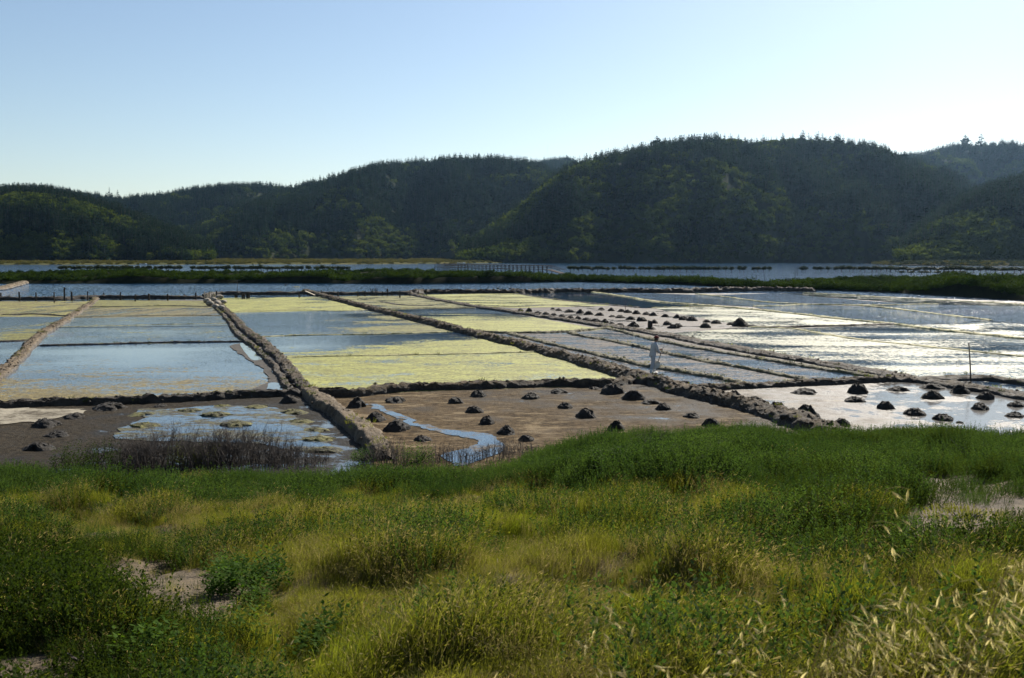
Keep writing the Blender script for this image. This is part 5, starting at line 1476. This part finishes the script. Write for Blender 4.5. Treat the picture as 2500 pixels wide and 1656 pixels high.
hs = (1 - 0.5 * nb[keep][hi]) * (0.45 + 1.1 * sstep(.25, .75, n2[hi])) * (1 + 0.04 * salt[hi]) * rng.uniform(.75, 1.2, n)
o = scatter('slope_herbs', hp, P[hi], rng.uniform(0, 6.28, n), hs, hk)
tag(o, 'blue-green saltbush and low herbs along the slope', 'herbs', kind='stuff')
print('veg', gi.sum(), hi.sum())
# small weeds along the dikes
dp = []
for Vv, ln, hh_ in DIKE_PTS:
    m = Vv[Vv[:, 2] > 0.01]
    nn = int(ln * (1.6 if hh_ > 0.15 else 0.9))
    if len(m): dp.append(m[rng.randint(0, len(m), nn)])
dp = np.vstack(dp); nn = fbm(dp[:, 0] * .25, dp[:, 1] * .25, 161, 2); dp = dp[nn > .45]; n = len(dp)
dps = []
for s_ in range(3):
    V, Fc = herb_geo(640 + s_, 9, 0.20, 0.16, 0.05, 9); dps.append(proto('d', V, Fc, [M['salt_dark'] if s_ else M['grass_olive']]))
o = scatter('dike_weeds', dps, dp, rng.uniform(0, 6.28, n), rng.uniform(.3, 1.0, n), rng.randint(0, 3, n)); tag(o, 'sparse low weeds growing on the mud dikes', 'weeds', kind='stuff')
# bright weeds in patches
WP = [(610, 1440, 110, 70), (560, 1560, 130, 60), (860, 1600, 130, 70), (1080, 1560, 90, 50), (380, 1640, 90, 40), (1010, 1105, 40, 20), (880, 1105, 25, 15), (170, 1125, 80, 18), (1500, 1120, 60, 40)]
P, px, py = sample_slope(26000)
w_ = np.zeros(len(P))
for cx, cy, rx, ry in WP: w_ = np.maximum(w_, 1 - sstep(0.5, 1.1, np.sqrt(((px - cx) / rx) ** 2 + ((py - cy) / ry) ** 2)))
k = rng.uniform(0, 1, len(P)) < w_ * 0.26
P = P[k]; n = len(P)
o = scatter('leafy_weeds', wp, P, rng.uniform(0, 6.28, n), rng.uniform(.6, 1.15, n), rng.randint(0, 4, n))
tag(o, 'bright green leafy weeds in patches on the slope', 'weeds', kind='stuff')
print('weeds', n)

# single shrubs
def slope_at(px, py):
    """first point of the slope below a picture position"""
    r = ray(px, py)
    for t in np.arange(3, 40, 0.03):
        p = np.array([0, 0, CZ]) + r / r[1] * t
        if p[2] <= float(bank_h(p[0], p[1])): return np.array([p[0], p[1], float(bank_h(p[0], p[1]))])
    return G(px, py)
def shrub(px, py, wpx, hpx, label, mat, seed, leaf=0.05, kind='herb', group='shrubs on the slope'):
    p = slope_at(px, py); s = np.linalg.norm(p - np.array([0, 0, CZ])) / F
    w = wpx * s / 2; h = hpx * s
    e = empty('shrub', p); tag(e, label, 'shrub', group)
    ns = int(30 + 140 * w * w + 60 * w)
    if kind == 'herb': V, Fc = herb_geo(seed, int(ns * 1.6), h, w, leaf * .62, 34)
    else: V, Fc = weed_geo(seed, ns, h, w, leaf * 1.6)
    obj('foliage', mesh_from('foliage', V, Fc, False, mat), e)
    rr = random.Random(seed); b = MB()
    for k in range(14):
        a = rr.uniform(0, 6.28); r_ = w * rr.uniform(.2, .8)
        b.tube([(r_ * .3 * math.cos(a), r_ * .3 * math.sin(a), -.05), (r_ * .7 * math.cos(a), r_ * .7 * math.sin(a), h * .3), (r_ * math.cos(a), r_ * math.sin(a), h * .55)], [.012, .008, .004], 4, False)
    obj('stems', b.mesh('stems', M['twig']), e)
SH = [(1520, 1165, 150, 75, 'bright leafy bush at the pan edge in the middle right', 'weed', .055, 'weed'),
      (1015, 1135, 100, 55, 'small leafy bush beside the winding stream', 'weed', .05, 'weed'),
      (885, 1130, 60, 38, 'tiny leafy bush at the foot of the pale path dike', 'weed', .05, 'weed'),
      (210, 1150, 150, 65, 'dark leafy bush at the left end of the twigs', 'salt_dark', .06, 'weed'),
      (480, 1135, 130, 55, 'yellowish leafy bush in front of the dry twigs', 'grass_green', .05, 'weed'),
      (2400, 1135, 260, 75, 'large dark shrub above the bare ground at the right edge', 'salt_bush', .045, 'herb'),
      (2110, 1225, 380, 95, 'broad dark shrub left of the bare ground', 'salt_dark', .045, 'herb'),
      (2020, 1150, 400, 75, 'long dark green shrub mound on the right', 'salt_bush', .045, 'herb'),
      (2270, 1330, 130, 75, 'round blue-green shrub below the bare ground', 'salt_bush', .04, 'herb'),
      (2350, 1268, 170, 26, 'low olive mat plant on the bare ground', 'grass_olive', .03, 'herb'),
      (250, 1630, 200, 70, 'dark rounded shrub left of the bare soil patch', 'salt_dark', .045, 'herb'),
      (440, 1600, 90, 50, 'small olive shrub in front of the bare soil patch', 'grass_olive', .04, 'herb'),
      (110, 1480, 180, 42, 'dark spreading shrub at the lower left', 'salt_dark', .045, 'herb'),
      (640, 1320, 130, 75, 'dark tuft shrub in the dry grass left of centre', 'salt_dark', .04, 'herb'),
      (930, 1310, 110, 40, 'small dark shrub in the dry grass near the centre', 'salt_dark', .04, 'herb'),
      (1350, 1255, 150, 55, 'dark herb clump below the leafy bush', 'salt_bush', .04, 'herb'),
      (1080, 1190, 170, 50, 'dark green mound below the winding stream', 'salt_bush', .042, 'herb'),
      (330, 1250, 170, 50, 'dark green mound below the left twigs', 'salt_bush', .042, 'herb'),
      (380, 1265, 140, 45, 'dry-topped mound in the left grass', 'grass_olive', .04, 'herb')]
for i, (x, y, w, h, lab, m, lf, kd) in enumerate(SH):
    shrub(x, y, w, h, lab, M[m], 700 + i, lf, kd)

# dry twig brush at the pan edge
def brush(px, py, wpx, hpx, label, seed, dens=1.0):
    p = slope_at(px, py); s = np.linalg.norm(p - np.array([0, 0, CZ])) / F
    w = wpx * s / 2; h = hpx * s; rr = random.Random(seed); b = MB()
    for k in range(int(150 * dens * max(w, .5))):
        x0 = rr.uniform(-1, 1) * w; y0 = rr.gauss(0, .35)
        hh_ = h * rr.uniform(.35, 1.0) * (1 - .5 * (x0 / w) ** 2); lx = rr.gauss(0, .18); ly = rr.gauss(0, .18)
        top = (x0 + lx * hh_ * 1.4, y0 + ly * hh_, hh_); midp = (x0 + lx * hh_ * .5, y0 + ly * hh_ * .4, hh_ * .5)
        b.tube([(x0, y0, -.1), midp, top], [.007, .005, .002], 3, False)
        for j in range(4):
            t = rr.uniform(.3, .85); q = Vector((x0, y0, 0)).lerp(Vector(top), t)
            b.tube([q, q + Vector((rr.gauss(0, .12), rr.gauss(0, .10), rr.uniform(.06, .2))) * max(.6, h)], [.004, .0015], 3, False)
    tag(obj('dry_brush', b.mesh('dry_brush', M['twig']), None, p), label, 'dry brush', 'leafless twigs at the pan edge')
BR = [(310, 1130, 180, 75, 'sparse leafless twigs at the left end of the near pool', 1.0), (430, 1140, 260, 110, 'dense dark twig thicket left of the near pool', 1.9), (600, 1130, 240, 105, 'dense dark twig thicket in front of the near pool', 1.9),
      (720, 1135, 150, 60, 'low dark twigs at the right end of the near pool', 1.4), (945, 1135, 110, 75, 'dry brown twigs at the end of the pale path dike', 1.3), (1090, 1130, 150, 55, 'thin dry twigs over the winding stream', 1.0),
      (1240, 1120, 150, 60, 'dry twigs right of the winding stream', 1.2), (1600, 1125, 120, 80, 'brownish twigs standing in the green herbs on the right', 1.0)]
for i, (x, y, w, h, lab, dn) in enumerate(BR): brush(x, y, w, h, lab, 800 + i, dn)
# pale stone in the lower left
p = slope_at(160, 1550); tag(obj('stone', RM[1], None, p + np.array([0, 0, .02]), None, .13), 'pale stone beside the bare soil at the lower left', 'stone')

# wild oats near the camera
def spikelet_mesh(seed):
    rr = np.random.RandomState(seed); V = []; Fc = []
    for a in (0.0, 1.05, 2.1):
        n_ = np.array([math.cos(a), math.sin(a), 0])
        card(V, Fc, (0, 0, 0), n_, np.array([0, 0, -1.0]) + .16 * np.array([-math.sin(a), math.cos(a), 0]), .030 * rr.uniform(.8, 1.2), .0052)
    for k in range(2): card(V, Fc, (0, 0, -.012), rdir(rr), np.array([rr.normal() * .3, rr.normal() * .3, -1.0]), .042, .0009)
    return mesh_from('spikelet', V, Fc, False, M['oat'])
SPK = [spikelet_mesh(i) for i in range(4)]
def oat(px, py, d, seed, lab):
    """stalk whose panicle top sits where the photo shows it, d metres away"""
    rr = random.Random(seed)
    top = PD(px, py, d); gz = float(bank_h(top[0], top[1]))
    if top[2] - gz < 0.3: top[2] = gz + 0.45
    Ht = top[2] - gz
    lean = rr.uniform(.10, .32)
    base = np.array([top[0] - lean * Ht, top[1] + rr.uniform(-.1, .1), gz - .03])
    e = empty('wild_oat', base); tag(e, lab, 'wild oat', 'wild oats near the camera')
    T = top - base
    c = [np.array([lean * Ht * t ** 2.0, T[1] * t, Ht * (t - .06 * t * t) / .94]) for t in np.linspace(0, 1, 7)]
    b = MB(); b.tube([tuple(q) for q in c], [.0018, .0017, .0016, .0014, .0012, .0010, .0006], 4, False)
    for k in range(2):
        t0 = rr.uniform(.1, .4); q = np.array([lean * Ht * t0 ** 2, T[1] * t0, Ht * t0]); az = rr.uniform(0, 6.28); L = rr.uniform(.15, .3)
        b.tube([tuple(q), tuple(q + [L * .5 * math.cos(az), L * .5 * math.sin(az), L * .5]), tuple(q + [L * math.cos(az), L * math.sin(az), L * .35])], [.003, .003, .0008], 3, False)
    tips = []
    for k in range(rr.randint(7, 11)):
        t0 = 1 - 0.26 * (k / 10) ** 1.1 / max(Ht, .5) * 1.0; q = np.array([lean * Ht * t0 ** 2, T[1] * t0, Ht * (t0 - .06 * t0 * t0) / .94])
        az = rr.uniform(-1.3, 1.3); L = rr.uniform(.02, .085)
        tip = q + np.array([L * math.cos(az), L * math.sin(az), rr.uniform(-.01, .03)])
        b.tube([tuple(q), tuple((q + tip) / 2 + [0, 0, .008]), tuple(tip)], .0005, 3, False); tips.append(tip)
    obj('stem', b.mesh('stem', M['grass_dry']), e)
    for q in tips:
        obj('spikelet', rr.choice(SPK), e, q, (rr.uniform(-.6, .6), rr.uniform(-1.5, .2), rr.uniform(-1.2, 1.2)), rr.uniform(.85, 1.25))
OATS = []
for (x0, x1, y0, y1, n_, d0, d1) in [(1950, 2500, 1530, 1660, 8, 2.0, 3.0), (2050, 2500, 1400, 1540, 11, 2.1, 2.9), (1820, 2150, 1430, 1600, 8, 2.2, 3.0), (1380, 1800, 1560, 1660, 7, 2.0, 2.5), (2420, 2500, 1290, 1400, 6, 2.4, 3.2)]:
    for _ in range(n_):
        OATS.append((rnd.uniform(x0, x1), rnd.uniform(y0, y1), rnd.uniform(d0, d1)))
for (x, y, d) in [(2165, 1168, 2.6), (1470, 1425, 2.7), (2290, 1372, 2.8), (2150, 1400, 3.0), (1480, 1500, 2.6), (790, 1640, 2.6), (1180, 1640, 2.6)]:
    OATS.append((x, y, d))

OATS.sort()
for k, (x, y, d) in enumerate(OATS):
    n_ = len(OATS)
    lab = 'wild oat stalk with pale seed heads, %s from the %s of those near the camera' % ((ordinal(k), 'left') if k < n_ // 2 else (ordinal(n_ - 1 - k), 'right'))
    oat(x, y, d, 900 + k, lab)

# ------------------------------------------------------------------ haze
ht = NT('haze_air')
pv = ht.n('ShaderNodeVolumePrincipled')
pv.inputs['Color'].default_value = (0.42, 0.68, 1.0, 1)
pv.inputs['Density'].default_value = 0.000028
pv.inputs['Anisotropy'].default_value = 0.75
ht.l(pv.outputs[0], ht.out.inputs['Volume'])
b = MB(); b.box((0, 2200, 147), (12400, 9900, 298))
hz = obj('haze', b.mesh('haze', ht.m)); tag(hz, 'thin bluish haze filling the valley air', kind='stuff')
